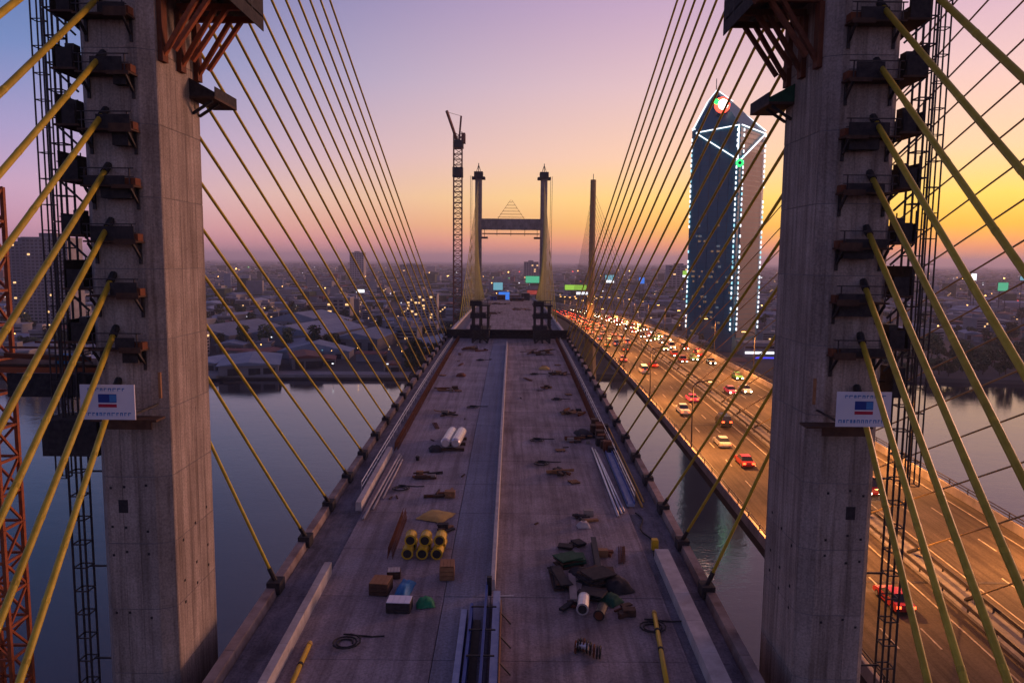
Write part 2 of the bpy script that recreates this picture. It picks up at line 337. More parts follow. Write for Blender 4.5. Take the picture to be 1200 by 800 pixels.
# rusty reinforcement cages waiting to be cast
def cage(x, y0, y1, label, lean=0.0):
    t = thing('rebar_cage', label, 'rebar', (x, y0, zd(y0)), 'rusty rebar cages along the deck')
    b = B(); k = int((y1 - y0) / 0.3)
    for i in range(k):
        yy = y0 + i * 0.3; z = zd(yy) - 0.1
        b.bar((x - 0.2, yy, z), (x - 0.12 + lean, yy, z + 1.15), 0.035); b.bar((x + 0.25, yy, z), (x + 0.12 + lean, yy, z + 1.15), 0.035)
    part(b, 'stirrup_row', 'rust_steel', t)['kind'] = 'stuff'
    for dx, dz in ((-0.17, 0.3), (-0.15, 0.7), (-0.12, 1.1), (0.2, 0.3), (0.16, 0.7), (0.12, 1.1)):
        part(B().tube([(x + dx, yy, zd(yy) + dz - 0.1) for yy in span(y0, y1, 6)], 0.03, 4), 'long_bar', 'rust_steel', t)
for i in range(13): cage(-12.85, 91 + i * 8.4, 91 + i * 8.4 + 8.2, 'rusty reinforcement cage, ' + ORD[i] + ' beyond the short parapet on open water side')
for i in range(11): cage(13.2, 104 + i * 8.6, 104 + i * 8.6 + 8.4, 'rusty reinforcement cage, ' + ORD[i] + ' beyond the netted scaffold on traffic side')
cage(-8.6, 60.2, 69, 'rusty flat reinforcement bundle lying by the yellow drums')

def railing(name, label, x, y0, y1, h=1.1, m='silver'):
    t = thing(name, label, 'railing', (x, y0, zd(y0)))
    for dz in (0.55, h): part(B().tube([(x, yy, zd(yy) + dz) for yy in span(y0, y1, 4)], 0.045, 6), 'rail', m, t)
    for yy in span(y0, y1, 3): part(B().bar((x, yy, zd(yy) - 0.12), (x, yy, zd(yy) + h), 0.07), 'post', m, t)
railing('guard_railing', 'thin pale guard railing above the water beyond the rebar cages', -14.1, 76, 196)
railing('guard_railing', 'thin pale guard railing facing the traffic bridge', 14.0, 74, 196)

# ------------------------------------------------------------------ pylons
LX0, LX1, PY0, PY1 = 18.9, 23.1, 43.5, 50.1
def leg_poly(sx, y0, y1, d=0.0):
    c1, c2 = 0.85, 0.4
    a = [(LX0 + c1, y0), (LX1 - c2, y0), (LX1, y0 + c2), (LX1, y1 - c2), (LX1 - c2, y1), (LX0 + c2, y1), (LX0, y1 - c2), (LX0, y0 + c2 * 1.1)]
    cx, cy = (LX0 + LX1) / 2, (y0 + y1) / 2
    a = [(cx + (x - cx) * (1 - d / 2), cy + (yy - cy) * (1 - d / 3)) for x, yy in a]
    return [(x * sx, yy) for x, yy in (a if sx > 0 else a[::-1])]
def pylon(name, label, y0, y1, lifts):
    t = thing(name, label, 'bridge pylon', (0, y0, 0))
    for sx in (-1, 1):
        lg = part(B().prism(leg_poly(sx, y0, y1, 0.012), -4, 129), 'leg', 'dark_concrete', t)
        if lifts:
            z = 40.0
            while z < 128:
                h = 4.1
                o = B().prism(leg_poly(sx, y0, y1), z + 0.02, z + h - 0.02).build('cast_lift', 'cast_concrete', lg); z += h
        else:
            for k in range(5):
                o = B().prism(leg_poly(sx, y0, y1), 2 + k * 25.4, 2 + (k + 1) * 25.4 - 0.1).build('cast_lift', 'cast_concrete', lg)
        part(B().box(sx * 21 - 7, sx * 21 + 7, y0 - 5, y1 + 5, -4, 4.5), 'pile_cap', 'concrete', t)
    part(B().box(-18.88, 18.88, y0 + 1, y1 - 1, 93.0, 100.0), 'crossbeam', 'concrete', t)
    part(B().box(-18.88, 18.88, y0 + 1, y1 - 1, 38.5, 43.0), 'lower_crossbeam', 'concrete', t)
    return t
near = pylon('bridge_pylon', 'tall twin-legged raw concrete pylon carrying white signboards and working platforms', PY0, PY1, True)
farp = pylon('bridge_pylon', 'twin-legged pylon across the river with crossbeam and stepped light frame', 487, 493.6, False)
# formwork board marks: each face panel of the cast lifts stands slightly proud
for sx in (-1, 1):
    lg = [c for c in near.children if c.name.startswith('leg')][0 if sx < 0 else 1]
    z = 44.1
    while z < 96:
        for k in range(5):
            y0 = PY0 + .5 + k * 1.14; o = B().box(*sorted((sx * (LX0 + .3), sx * (LX0 - .012 - random.random() * .01))), y0 + .012, y0 + 1.128, z + .03, z + 4.07).build('face_panel', 'cast_concrete', lg)
        for k in range(3):
            x0 = LX0 + .9 + k * .95; o = B().box(*sorted((sx * (x0 + .012), sx * (x0 + .938))), PY0 - .012 - random.random() * .008, PY0 + .3, z + .03, z + 4.07).build('face_panel', 'cast_concrete', lg)
        z += 4.1
# tie holes and box-outs on the near legs
for sx in (-1, 1):
    lg = [c for c in near.children if c.name.startswith('leg')][0 if sx < 0 else 1]
    def hole(x, z, w, h, m='dark_net'):
        o = B().box(sx * x - w / 2, sx * x + w / 2, PY0 - 0.035, PY0 + 0.1, z - h / 2, z + h / 2).build('tie_hole', m, lg)
    for z in (51.8, 55.9, 57.2, 60.0): 
        for x in (20.3, 21.6, 22.4): hole(x, z + random.uniform(-.3, .3), 0.14, 0.14)
    hole(21.7, 58.7, 0.55, 0.8)
    for z in (52.0, 53.4, 56.0):
        for yy in (45, 46.8, 48.6):
            o = B().box(sx * 18.87 - 0.02, sx * 18.87 + 0.02, yy - .08, yy + .08, z + (yy - 45) * .25, z + (yy - 45) * .25 + .16).build('tie_hole', 'dark_net', lg)

# far pylon extras: top platforms, hanging platform, stepped light frame
for sx, w in ((-1, 'nearer the tower crane'), (1, 'nearer the traffic bridge')):
    t = thing('top_platform', 'dark climbing platform capping far pylon leg ' + w, 'platform', (sx * 21, 490, 125.5), 'climbing platforms on far pylon')
    b = B().box(sx * 21 - 4.2, sx * 21 + 4.2, 485.5, 495, 125.0, 126.2); part(b, 'deck', 'dark_net', t)
    part(B().box(sx * 21 - 2.8, sx * 21 + 2.8, 486.2, 494, 126.2, 129.5), 'formwork', 'dark_steel', t)
    part(B().bar((sx * 21, 490, 129), (sx * 21, 490, 135), 0.5), 'pole', 'dark_steel', t)
    part(B().bar((sx * 21 - 1.6, 490, 129), (sx * 21 - 0.2, 490, 133.5), 0.35), 'stay', 'dark_steel', t)
    part(B().bar((sx * 21 + 1.6, 490, 129), (sx * 21 + 0.2, 490, 133.5), 0.35), 'stay', 'dark_steel', t)
    h = thing('hoist_mast', 'thin hoist mast standing beside far pylon leg ' + w, 'hoist mast', (sx * 25.6, 489, 2), 'hoist masts on far pylon')
    part(B().bar((sx * 25.2, 489, 2), (sx * 25.2, 489, 127), 0.25), 'chord', 'orange_steel', h); part(B().bar((sx * 26.2, 489, 2), (sx * 26.2, 489, 127), 0.25), 'chord', 'orange_steel', h)
t = thing('hanging_platform', 'thin hanging platform below the far pylon crossbeam', 'platform', (0, 490, 89))
part(B().box(-18.5, 18.5, 486.5, 493.5, 90.2, 90.7), 'deck', 'wood', t)
for x in (-17, -9, 0, 9, 17): part(B().bar((x, 490, 88.2 if abs(x) > 10 else 89.2), (x, 490, 93), 0.3), 'hanger', 'rust_steel', t)
for sx in (-1, 1): part(B().box(sx * 16.9 - 2, sx * 16.9 + 2, 486.7, 493, 87.3, 88.4), 'bracket', 'dark_steel', t)
t = thing('stepped_light_frame', 'stepped pyramid of thin bars standing on the far pylon crossbeam', 'light frame', (0, 490, 100))
for k in range(6):
    w = 8.5 - k * 1.5; part(B().bar((-w, 488.5, 101.0 + k * 1.9), (w, 488.5, 101.0 + k * 1.9), 0.28), 'bar', 'orange_steel', t)
for sx in (-1, 1): part(B().bar((sx * 8.5, 488.5, 100.0), (sx * 0.4, 488.5, 112), 0.2), 'bar', 'orange_steel', t)

# ------------------------------------------------------------------ stay cables
def stay(y, a, b, r, label, group, n=8, fancy=True):
    t = thing('stay_cable', label, 'stay cable', tuple(b), group)
    a, b = Vector(a), Vector(b); d = (a - b).normalized()
    L_ = (a - b).length; m = [a.lerp(b, k / 6) - Vector((0, 0, 1)) * (L_ * L_ * 2.2e-5) * 4 * (k / 6) * (1 - k / 6) for k in range(7)]
    part(B().tube(m, r, n), 'sheath', 'yellow_sheath', t, True)
    if fancy:
        part(B().tube([b - d * 0.7, b + d * 1.3], r * 1.5, 8), 'anchor_sleeve', 'dark_steel', t)
        part(B().box(b.x - 0.5, b.x + 0.5, b.y - 0.65, b.y + 0.65, b.z - 0.75, b.z + 0.15), 'anchor_box', 'dark_net', t)
        part(B().tube([a - d * 0.1, a + d * -0.9], r * 1.35, 8), 'collar', 'black_rubber', t)
        for q_ in [x / 12 for x in range(1, 12)]:
            c = a.lerp(b, q_) - Vector((0, 0, 1)) * (L_ * L_ * 2.2e-5) * 4 * q_ * (1 - q_)
            if L_ * q_ > 4 and a.y < 45 and c.y > 1: part(B().tube([c, c - d * .22], r * 1.06, 8), 'sheath_joint', 'yellow_sheath', t)
NC = 19
for sx, side in ((-1, 'open water side'), (1, 'traffic bridge side')):
    for i in range(NC):
        zt = 66.4 + 3.08 * i
        yb = 54.5 + 8.3 * i
        stay(0, (sx * 21.4, PY1 - 0.1, zt), (sx * 16.3, yb, zd(yb) + 0.75), 0.12, 'yellow stay cable, ' + ORD[i] + ' anchored out over the river from near pylon, ' + side, 'main span cables ' + side)
    for i in range(NC):
        zt = 66.4 + 3.08 * i
        yb = 16.4 - 4.7 * i
        stay(0, (sx * 21.65, PY0 + 0.1, zt), (sx * 16.2, yb, zd(yb) + 0.3), 0.158, 'thick yellow stay cable, ' + ORD[i] + ' up the signboard face of near pylon, ' + side, 'back span cables ' + side, fancy=(i < 12))
    for i in range(NC):
        zt = 70 + 2.95 * i
        yb = 478 - 12.6 * i
        stay(0, (sx * 21, 487.1, zt), (sx * 16.3, yb, zd(yb) + 0.6), 0.17, 'thin yellow stay cable, ' + ORD[i] + ' out from the far pylon, ' + side, 'far pylon cables ' + side, n=5, fancy=False)

# ------------------------------------------------------------------ working platforms on the near legs
def front_platform(sx, z, label, grp):
    t = thing('work_platform', label, 'work platform', (sx * 21.2, PY0, z), grp)
    x0, x1 = 19.75, 22.75
    part(B().box(sx * x0 if sx > 0 else -x1, sx * x1 if sx > 0 else -x0, PY0 - 1.0, PY0 - 0.01, z, z + 0.1), 'plank_deck', 'dark_wood', t)
    for x in (20.0, 22.5):
        part(B().bar((sx * x, PY0 - 0.95, z - 0.05), (sx * x, PY0 - 0.02, z - 0.9), 0.12), 'bracket', 'dark_steel', t)
        part(B().box(sx * x - 0.08, sx * x + 0.08, PY0 - 0.12, PY0 - 0.012, z - 1.2, z), 'wall_plate', 'dark_steel', t)
        part(B().bar((sx * x, PY0 - 0.95, z), (sx * x, PY0 - 0.95, z + 1.05), 0.06), 'post', 'mast_steel', t)
    part(B().bar((sx * x0, PY0 - 0.95, z + 1.02), (sx * x1, PY0 - 0.95, z + 1.02), 0.06), 'rail', 'mast_steel', t)
    part(B().bar((sx * x0, PY0 - 0.95, z + 0.55), (sx * x1, PY0 - 0.95, z + 0.55), 0.05), 'rail', 'mast_steel', t)
    part(B().box(*sorted((sx * (19.75 + random.uniform(0, .5)), sx * random.uniform(21.0, 22.75))), PY0 - 1.02, PY0 - .98, z + .1, z + random.uniform(.55, 1.0)), 'net_panel', 'dark_net', t)
    if random.random() < .6: part(B().box(*sorted((sx * 20.1, sx * random.uniform(20.7, 22.2))), PY0 - .7, PY0 - .15, z - random.uniform(.5, .9), z - .01), 'hung_panel', 'dark_net', t)
    part(B().box(min(sx * 19.75, sx * 21.0), max(sx * 19.75, sx * 21.0), PY0 - 1.06, PY0 - 1.025, z - 0.1, z + random.uniform(.1, .4)), 'toe_board', 'dark_wood', t)
    part(B().box(min(sx * 19.7, sx * 20.5), max(sx * 19.7, sx * 20.5), PY0 - 0.9, PY0 - 0.3, z + 0.1, z + 0.5), 'jack', 'rust_steel', t)
def side_platform(sx, z, label, grp):
    t = thing('side_platform', label, 'work platform', (sx * 23.6, 46, z), grp)
    X = lambda a, b: (min(sx * a, sx * b), max(sx * a, sx * b))
    part(B().box(*X(23.12, 24.5), PY0 - 0.2, PY1 - 1.5, z, z + 0.12), 'plank_deck', 'dark_wood', t)
    part(B().box(*X(24.4, 24.46), PY0 - 0.1, PY0 + 3.5, z + 0.12, z + 1.35 + random.uniform(-.3, .5)), 'net_panel', 'dark_net', t)
    part(B().box(*X(23.3, 24.2 + random.uniform(-.2, .2)), PY0 - 0.2, PY0 - 0.14, z + 0.12, z + 1.2), 'net_panel', 'dark_net', t)
    for yy in (PY0, PY0 + 2.2, PY0 + 4.4):
        part(B().bar((sx * 24.4, yy, z), (sx * 23.13, yy, z - 1.2), 0.1), 'bracket', 'dark_steel', t)
        part(B().bar((sx * 24.45, yy, z), (sx * 24.45, yy, z + 1.9), 0.06), 'post', 'mast_steel', t)
    part(B().bar((sx * 24.45, PY0 - 0.2, z + 1.1), (sx * 24.45, PY1 - 1.5, z + 1.1), 0.06), 'rail', 'mast_steel', t)
    if random.random() < 0.7: part(B().box(*X(23.4, 23.9), PY0 + 0.2, PY0 + 0.9, z + 0.12, z + 1.5), 'tool_chest', 'dark_steel', t)
for sx, side in ((-1, 'beside the orange crane mast'), (1, 'beside the traffic bridge')):
    for i in range(0, 10):
        zt = 66.4 + 3.08 * i
        if i > 0: front_platform(sx, zt - 1.35, 'narrow dark work platform, ' + ORD[i - 1] + ' above signboard on pylon leg ' + side, 'front platforms ' + side)
        if i > 0: side_platform(sx, zt - 1.0, 'dark railed flank platform, ' + ORD[i - 1] + ' above signboard level, pylon leg ' + side, 'flank platforms ' + side)
    # crossbeam falsework (top) and the small platform below it
    t = thing('falsework_bracket', 'rust-orange steel falsework bracket with netted deck on pylon leg ' + side, 'falsework', (sx * 17, 46.5, 84), 'falsework brackets')
    fm = 'orange_steel' if sx < 0 else 'rust_steel'
    for yy in (44.5, 46.9, 49.3):
        for k in (0, 0.7):
            part(B().bar((sx * (18.7 - k * 0.9), yy, 85.0 + k * 0.4), (sx * (16.6 - k * 1.0), yy, 88.3), 0.3, 0.24), 'strut', fm, t)
        part(B().box(*sorted((sx * 18.89, sx * 18.6)), yy - .35, yy + .35, 84.6, 88.2), 'wall_plate', 'rust_steel', t)
        part(B().bar((sx * 18.85, yy, 88.4), (sx * 15.0, yy, 88.4), 0.28, 0.34), 'main_beam', fm, t)
    for x in (15.2, 16.4, 17.6): part(B().bar((sx * x, 43.8, 88.72), (sx * x, 50.7, 88.72), 0.2, 0.26), 'joist', 'dark_steel', t)
    part(B().box(*sorted((sx * 14.9, sx * 18.88)), 43.9, 50.6, 88.9, 89.0), 'plank_deck', 'dark_wood', t)
    part(B().box(*sorted((sx * 14.9, sx * 14.96)), 43.9, 50.6, 88.1, 90.2), 'net_panel', 'dark_net', t)
    part(B().box(*sorted((sx * 14.9, sx * 18.2)), 43.9, 43.96, 89.0, 90.2), 'net_panel', 'dark_net', t)
    for yy in (44, 46.2, 48.4, 50.5): part(B().bar((sx * 14.92, yy, 88.7), (sx * 14.92, yy, 91.4), 0.07), 'post', 'mast_steel', t)
    part(B().box(*sorted((sx * 15.4, sx * 18.8)), 44.4, 50.2, 91.0, 92.98), 'crossbeam_form', 'rust_steel', t)
    part(B().bar((sx * 17.2, 43.7, 89.5), (sx * 14.7, 43.7, 88.0), 0.34), 'edge_channel', fm, t)
    t = thing('ledge_platform', 'small dark netted ledge platform below falsework on pylon leg ' + side, 'work platform', (sx * 18, 50, 82), 'ledge platforms under the falsework')
    part(B().box(*sorted((sx * 17.3, sx * 18.88)), 48.2, 52.0, 83.35, 83.5), 'plank_deck', 'dark_wood', t)
    m_ = 'green_net' if sx > 0 else 'dark_net'
    b = B()
    for yy in (48.2, 48.26): b.add([(sx * 17.3, yy, 83.5), (sx * 18.87, yy, 83.5), (sx * 18.87, yy, 84.6), (sx * 17.3, yy, 83.75)], [])
    b.f = [(0, 1, 2, 3), (7, 6, 5, 4), (0, 4, 5, 1), (3, 2, 6, 7), (0, 3, 7, 4), (1, 5, 6, 2)]
    part(b, 'net_panel', m_, t)
    part(B().box(*sorted((sx * 17.3, sx * 17.35)), 48.3, 52.0, 83.5, 84.1), 'net_panel', 'dark_net', t)
    for yy in (48.6, 49.6): part(B().bar((sx * 17.6, yy, 83.3), (sx * 18.86, yy, 82.5), 0.16), 'bracket', 'dark_steel', t)
    # signboard
    zs = 65.62; X0 = sx * 20.58; PS = PY0 - 1.95
    t = thing('signboard', 'white signboard with blue and red emblem on pylon leg ' + side, 'sign', (X0, PS - 1.25, zs))
    part(B().box(X0 - 1.48, X0 + 1.48, PS - 1.3, PS - 1.22, zs - .96, zs + .96), 'panel', 'white_board', t)
    yb = PS - 1.31
    part(B().box(X0 - 0.5, X0 + 0.5, yb, yb + 0.02, zs - 0.02, zs + 0.45), 'emblem_block', 'print_blue', t)
    part(B().box(X0 + 0.12, X0 + 0.5, yb - 0.006, yb, zs + 0.02, zs + 0.41), 'emblem_tint', 'print_light_blue', t)
    part(B().box(X0 - 0.5, X0 + 0.5, yb, yb + 0.02, zs - 0.28, zs - 0.1), 'emblem_stripe', 'print_red', t)
    for zz, h, x0, x1 in ((zs + 0.62, 0.16, -1.05, 1.0), (zs - 0.75, 0.18, -1.35, 1.25)):
        b = B(); x = x0
        while x < x1:
            w = random.uniform(0.09, 0.19)
            b.box(X0 + x, X0 + x + 0.04, yb, yb + 0.02, zz, zz + h); b.box(X0 + x, X0 + x + w, yb, yb + 0.019, zz + h - 0.05, zz + h + 0.001)
            if random.random() < .6: b.box(X0 + x + w - 0.045, X0 + x + w, yb, yb + 0.018, zz, zz + h - 0.05)
            x += w + 0.08
        part(b, 'lettering', 'print_light_blue', t)
    for x in (-1.35, 1.35): part(B().bar((X0 + x, PS - 1.2, zs - 0.7), (X0 + x * 0.9, PY0 - 0.02, zs - 0.7), 0.1), 'bracket', 'dark_steel', t)
    part(B().box(X0 - 2.2, X0 + 1.6, PY0 - 1.15, PY0 - 0.02, zs - 1.55, zs - 1.42), 'plank_deck', 'dark_wood', t)
    part(B().box(X0 - 1.3, X0 + 1.3, PY0 - 1.1, PY0 - 1.04, zs - 2.0, zs - 1.56), 'toe_board', 'dark_wood', t)
    part(B().box(X0 - sx * 1.75 - 0.07, X0 - sx * 1.75 + 0.07, PY0 - 0.9, PY0 - 0.75, zs - 0.2, zs + 1.3), 'prop', 'wood', t)

def lattice(mb, x0, x1, y0, y1, z0, z1, w, pitch, diag=True):
    for x in (x0, x1):
        for yy in (y0, y1): mb.bar((x, yy, z0), (x, yy, z1), w)
    z = z0; k = 0
    while z < z1 - 0.01:
        zn = min(z + pitch, z1)
        for a, b in (((x0, y0), (x1, y0)), ((x1, y0), (x1, y1)), ((x1, y1), (x0, y1)), ((x0, y1), (x0, y0))):
            mb.bar((*a, z), (*b, z), w * 0.7)
            if diag: mb.bar((*(a if k % 2 else b), z), (*(b if k % 2 else a), zn), w * 0.6)
        z = zn; k += 1
    return mb
for sx, side in ((-1, 'beside the orange crane'), (1, 'beside the traffic bridge')):
    t = thing('hoist_mast', 'dark lattice hoist mast climbing the pylon leg ' + side, 'hoist mast', (sx * 25.2, 45, 0), 'lattice hoist masts on the near pylon')
    z = -3
    while z < 118:
        part(lattice(B(), sx * 24.75, sx * 25.55, 44.6, 45.4, z, z + 6.0, 0.1, 1.5, diag=False), 'mast_section', 'mast_steel', t)
        part(B().bar((sx * 24.75, 45, z + 3), (sx * 23.11, 45, z + 3), 0.1), 'wall_tie', 'mast_steel', t); z += 6.04
    part(lattice(B(), sx * 25.75, sx * 26.35, 44.7, 45.3, 60, 116, 0.07, 1.5, diag=False), 'guide_ladder', 'mast_steel', t)
    if sx < 0: part(B().box(-26.6, -23.3, 43.9, 46.2, 61.6, 63.8), 'hoist_cage', 'dark_net', t)
    else: part(B().box(24.0, 24.7, 44.0, 45.6, 65.6, 67.4), 'hoist_cage', 'dark_net', t)

# orange tower crane mast and its tie frame
t = thing('tower_crane', 'orange lattice crane mast rising from the water beside the pylon', 'crane', (-32.6, 48, -2))
z = -2
while z < 76:
    part(lattice(B(), -33.6, -31.6, 47.2, 49.2, z, z + 4.4, 0.24, 2.2), 'mast_section', 'orange_steel', t); z += 4.44
part(B().bar((-32.0, 47.2, 78), (-32.0, 47.2, 82), 0.18), 'top_chord', 'orange_steel', t)
part(B().bar((-33.4, 47.2, 78), (-32.2, 47.2, 82.0), 0.14), 'top_chord', 'orange_steel', t)
t = thing('tie_frame', 'dark steel tie gangway joining orange crane mast to the pylon leg', 'gangway', (-27, 48, 66))
part(B().box(-34, -23.15, 46.6, 49.6, 66.6, 66.75), 'plank_deck', 'dark_wood', t)
for yy in (46.6, 49.6):
    part(B().bar((-34, yy, 66.4), (-23.15, yy, 66.4), 0.35), 'beam', 'orange_steel' if yy < 47 else 'dark_steel', t)
    part(B().bar((-30.3, yy, 67.8), (-23.15, yy, 67.8), 0.12), 'rail', 'rust_steel', t)
part(B().box(-30.2, -23.3, 46.45, 46.5, 64.7, 66.2), 'net_panel', 'dark_net', t)
part(B().box(-27.4, -26.2, 46.9, 47.9, 66.75, 67.3), 'blue_bundle', 'blue_tarp', t)
part(B().bar((-30.3, 46.6, 67.3), (-25, 46.6, 67.1), 0.3), 'pipe', 'rust_steel', t)

# ------------------------------------------------------------------ form travellers at mid span
def traveller(x0, x1, label):
    t = thing('form_traveller', label, 'form traveller', ((x0 + x1) / 2, 197, zd(197)), 'form travellers at mid span')
    z = zd(197) + 0.02
    for x in (x0, (x0 + x1) / 2, x1):
        for yy in (192, 197, 202):
            part(B().bar((x, yy, z - 0.1), (x, yy, z + 9.6), 0.4), 'post', 'dark_steel', t)
    for zz in (3.2, 6.3, 9.4):
        part(B().box(x0 - 0.6, x1 + 0.6, 191.5, 202.5, z + zz, z + zz + 0.35), 'platform', 'dark_net', t)
        part(B().box(x0 - 0.55, x0 + (x1 - x0) * random.uniform(.4, 1.0), 191.52, 191.6, z + zz + 0.35, z + zz + 1.4), 'net_panel', 'dark_net', t)
        for q_ in (0, .33, .66, 1): part(B().bar((x0 + (x1 - x0) * q_, 191.55, z + zz + .3), (x0 + (x1 - x0) * q_, 191.55, z + zz + 1.6), .12), 'post', 'dark_steel', t)
        part(B().bar((x0 - .5, 191.55, z + zz + 1.55), (x1 + .5, 191.55, z + zz + 1.55), .12), 'rail', 'dark_steel', t)
    part(B().bar((x0, 191.8, z), (x1, 191.8, z + 3.5), 0.35), 'brace', 'dark_steel', t); part(B().bar((x1, 191.8, z), (x0, 191.8, z + 3.5), 0.35), 'brace', 'dark_steel', t)
    part(B().box(x0 - 0.2, x1 + 0.2, 199, 202, z + 0.1, z + 3.4), 'winch_house', 'dark_steel', t)
traveller(-8.8, -4.9, 'dark tall form traveller frame at mid span toward the water side')
traveller(7.3, 11.1, 'dark tall form traveller frame at mid span toward the traffic side')
t = thing('launching_truss', 'dark steel truss crossing the full deck width at the mid span gap', 'truss', (0, 204, zd(204)))
z = zd(204)
for zz in (0.3, 2.1): part(B().bar((-17, 203.6, z + zz), (17, 203.6, z + zz), 0.5), 'chord', 'dark_steel', t)
for k in range(16):
    x = -17 + k * 2.125; part(B().bar((x, 203.6, z + (0.3 if k % 2 else 2.1)), (x + 2.125, 203.6, z + (2.1 if k % 2 else 0.3)), 0.3), 'web', 'dark_steel', t)
part(B().box(-17, 17, 203.7, 206.8, z + 0.0, z + 0.25), 'deck', 'dark_wood', t)
part(B().box(-17, 17, 203.75, 203.8, z + 0.5, z + 2.0), 'net_panel', 'dark_net', t)

# ------------------------------------------------------------------ site clutter on the deck
def dz(y): return zd(y) + 0.014
def drum(t, c, axis, r, l, m, capm, n=14):
    c = Vector(c); axis = Vector(axis).normalized()
    part(B().tube([c - axis * l / 2, c - axis * l * 0.46, c - axis * l * 0.459, c + axis * l * 0.459, c + axis * l * 0.46, c + axis * l / 2], [r, r, r * 0.93, r * 0.93, r, r], n), 'drum_shell', m, t)
    for s in (-1, 1): part(B().tube([c + axis * s * l * 0.501, c + axis * s * (l * 0.501 + 0.03)], r * 0.72, n), 'drum_end', capm, t)
for row, (yy, zo) in enumerate(((60.6, 0.0), (62.2, 0.0), (61.4, 0.83))):
    for k in range(3):
        x = -7.15 + k * 1.25 + (0.12 if row == 1 else 0)
        if row == 2: x += 0.15
        t = thing('cable_drum', 'yellow drum with black end, ' + ('timber side', 'middle', 'crate side')[k] + ' of the ' + ('front bottom', 'rear bottom', 'top')[row] + ' row', 'drum', (x, yy, dz(yy) + zo), 'stacked yellow drums')
        drum(t, (x, yy, dz(yy) + 0.5 + zo), (0.05 * (k - 1), 1, 0), 0.5, 1.15 if row < 2 else 1.3, 'yellow_plastic', 'black_rubber')
t = thing('steel_tank', 'silver cylindrical tank lying on dark timber sleepers', 'tank', (-5.9, 94, dz(94)))
ax = Vector((0.55, 10, 0)).normalized()
for o in (-0.62, 0.62):
    c = Vector((-5.9 + o, 94, dz(94) + 0.95)); part(B().tube([c - ax * 3.4, c - ax * 3.1, c + ax * 3.1, c + ax * 3.4], [0.45, 0.62, 0.62, 0.45], 14), 'shell', 'silver', t, False)
for yy in (91, 93.5, 96): part(B().box(-7.5, -4.4, yy, yy + 0.35, dz(yy), dz(yy) + 0.33), 'sleeper', 'dark_wood', t)
def timberpile(x, y, n, L_, label, m='dark_wood', rz=0.0, group=None, spread=1.0):
    t = thing('timber_pile', label, 'timber', (x, y, dz(y)), group)
    for k in range(n):
        a = rz + random.uniform(-0.3, 0.3) + (pi / 2 if random.random() < .28 else 0); l = L_ * random.uniform(0.3, 0.95); px = x + random.uniform(-spread, spread); py = y + random.uniform(-spread, spread) * 1.1
        d = Vector((cos(a), sin(a), random.uniform(-.04, .04))) * l / 2; z = dz(py) + 0.12 + (k // 3) * 0.15
        part(B().bar(Vector((px, py, z)) - d, Vector((px, py, z)) + d, random.choice((.16, .25, .4)), random.choice((.12, .18, .3))), 'plank', random.choice((m, m, 'wood', 'rust_steel', 'dark_net')), t)
    for k in range(max(1, n // 4)):
        px, py = x + random.uniform(-spread, spread), y + random.uniform(-spread, spread); w = random.uniform(.25, .55)
        part(B().box(px - w, px + w, py - w * .7, py + w * .7, dz(py), dz(py) + random.uniform(.25, .7)), 'block', random.choice(('dark_net', 'dark_wood', 'concrete', 'wood')), t)
def crate(x, y, w, l, h, label, m='wood', rz=0.0, nm='crate', lid=None):
    t = thing(nm, label, 'crate', (x, y, dz(y)), rz=rz)
    for k in range(4):
        B().box(-w / 2 + k * w / 4 + 0.01, -w / 2 + (k + 1) * w / 4 - 0.01, -l / 2, l / 2, h - 0.05, h).build('lid_board', lid or m, t)
    for s in (-1, 1):
        for k in range(3):
            B().box(-w / 2, w / 2, s * l / 2 - 0.03, s * l / 2 + 0.03, 0.02 + k * h / 3.2, 0.02 + (k + 0.9) * h / 3.2).build('side_board', m, t)
            B().box(s * w / 2 - 0.028, s * w / 2 + 0.028, -l / 2 + .04, l / 2 - .04, 0.02 + k * h / 3.2, 0.02 + (k + 0.9) * h / 3.2).build('side_board', m, t)
    B().box(-w / 2 + .04, w / 2 - .04, -l / 2 + .04, l / 2 - .04, 0.0, 0.12).build('base', 'dark_wood', t)
    return t
crate(-3.55, 57.1, 1.1, 1.5, 1.15, 'orange-brown open wooden crate beside the yellow drums', 'wood', 0.05)
crate(-8.35, 54.6, 1.4, 1.6, 0.95, 'dark brown wooden box next to the blue tarpaulin bundle', 'dark_wood', -0.1, 'box', 'wood')
crate(-7.75, 57.0, 1.0, 0.9, 0.6, 'small dark box with pale lid behind the blue bundle', 'dark_wood', 0.1, 'box', 'pale_concrete')
crate(-6.55, 51.9, 1.7, 1.2, 0.8, 'black chest with white lid in front of the blue bundle', 'dark_net', -0.05, 'chest', 'white_board')
def lump(name, label, cat, x, y, sx, sy, h, m, rz=0.0, seed=0):
    rnd = random.Random(seed); b = B(); nx, ny = 8, 8; vs = []; fs = []
    for i in range(nx + 1):
        for j in range(ny + 1):
            u, v = i / nx * 2 - 1, j / ny * 2 - 1
            e = (1 - u ** 4) * (1 - v ** 4)
            px, py = u * sx / 2 * (1 + rnd.uniform(-.06, .06)), v * sy / 2 * (1 + rnd.uniform(-.06, .06))
            vs.append((px * cos(rz) - py * sin(rz), px * sin(rz) + py * cos(rz), 0.01 + h * e * rnd.uniform(0.75, 1.1)))
    for i in range(nx):
        for j in range(ny):
            a = i * (ny + 1) + j; fs.append((a, a + ny + 1, a + ny + 2, a + 1))
    o = b.add(vs, fs).build(name, m, None, (x, y, dz(y)), True); return tag(o, label, cat)
lump('tarpaulin_bundle', 'long bright blue tarpaulin bundle lying on the deck', 'tarpaulin', -6.6, 54.4, 1.1, 3.4, 0.75, 'blue_tarp', -0.12, 1)
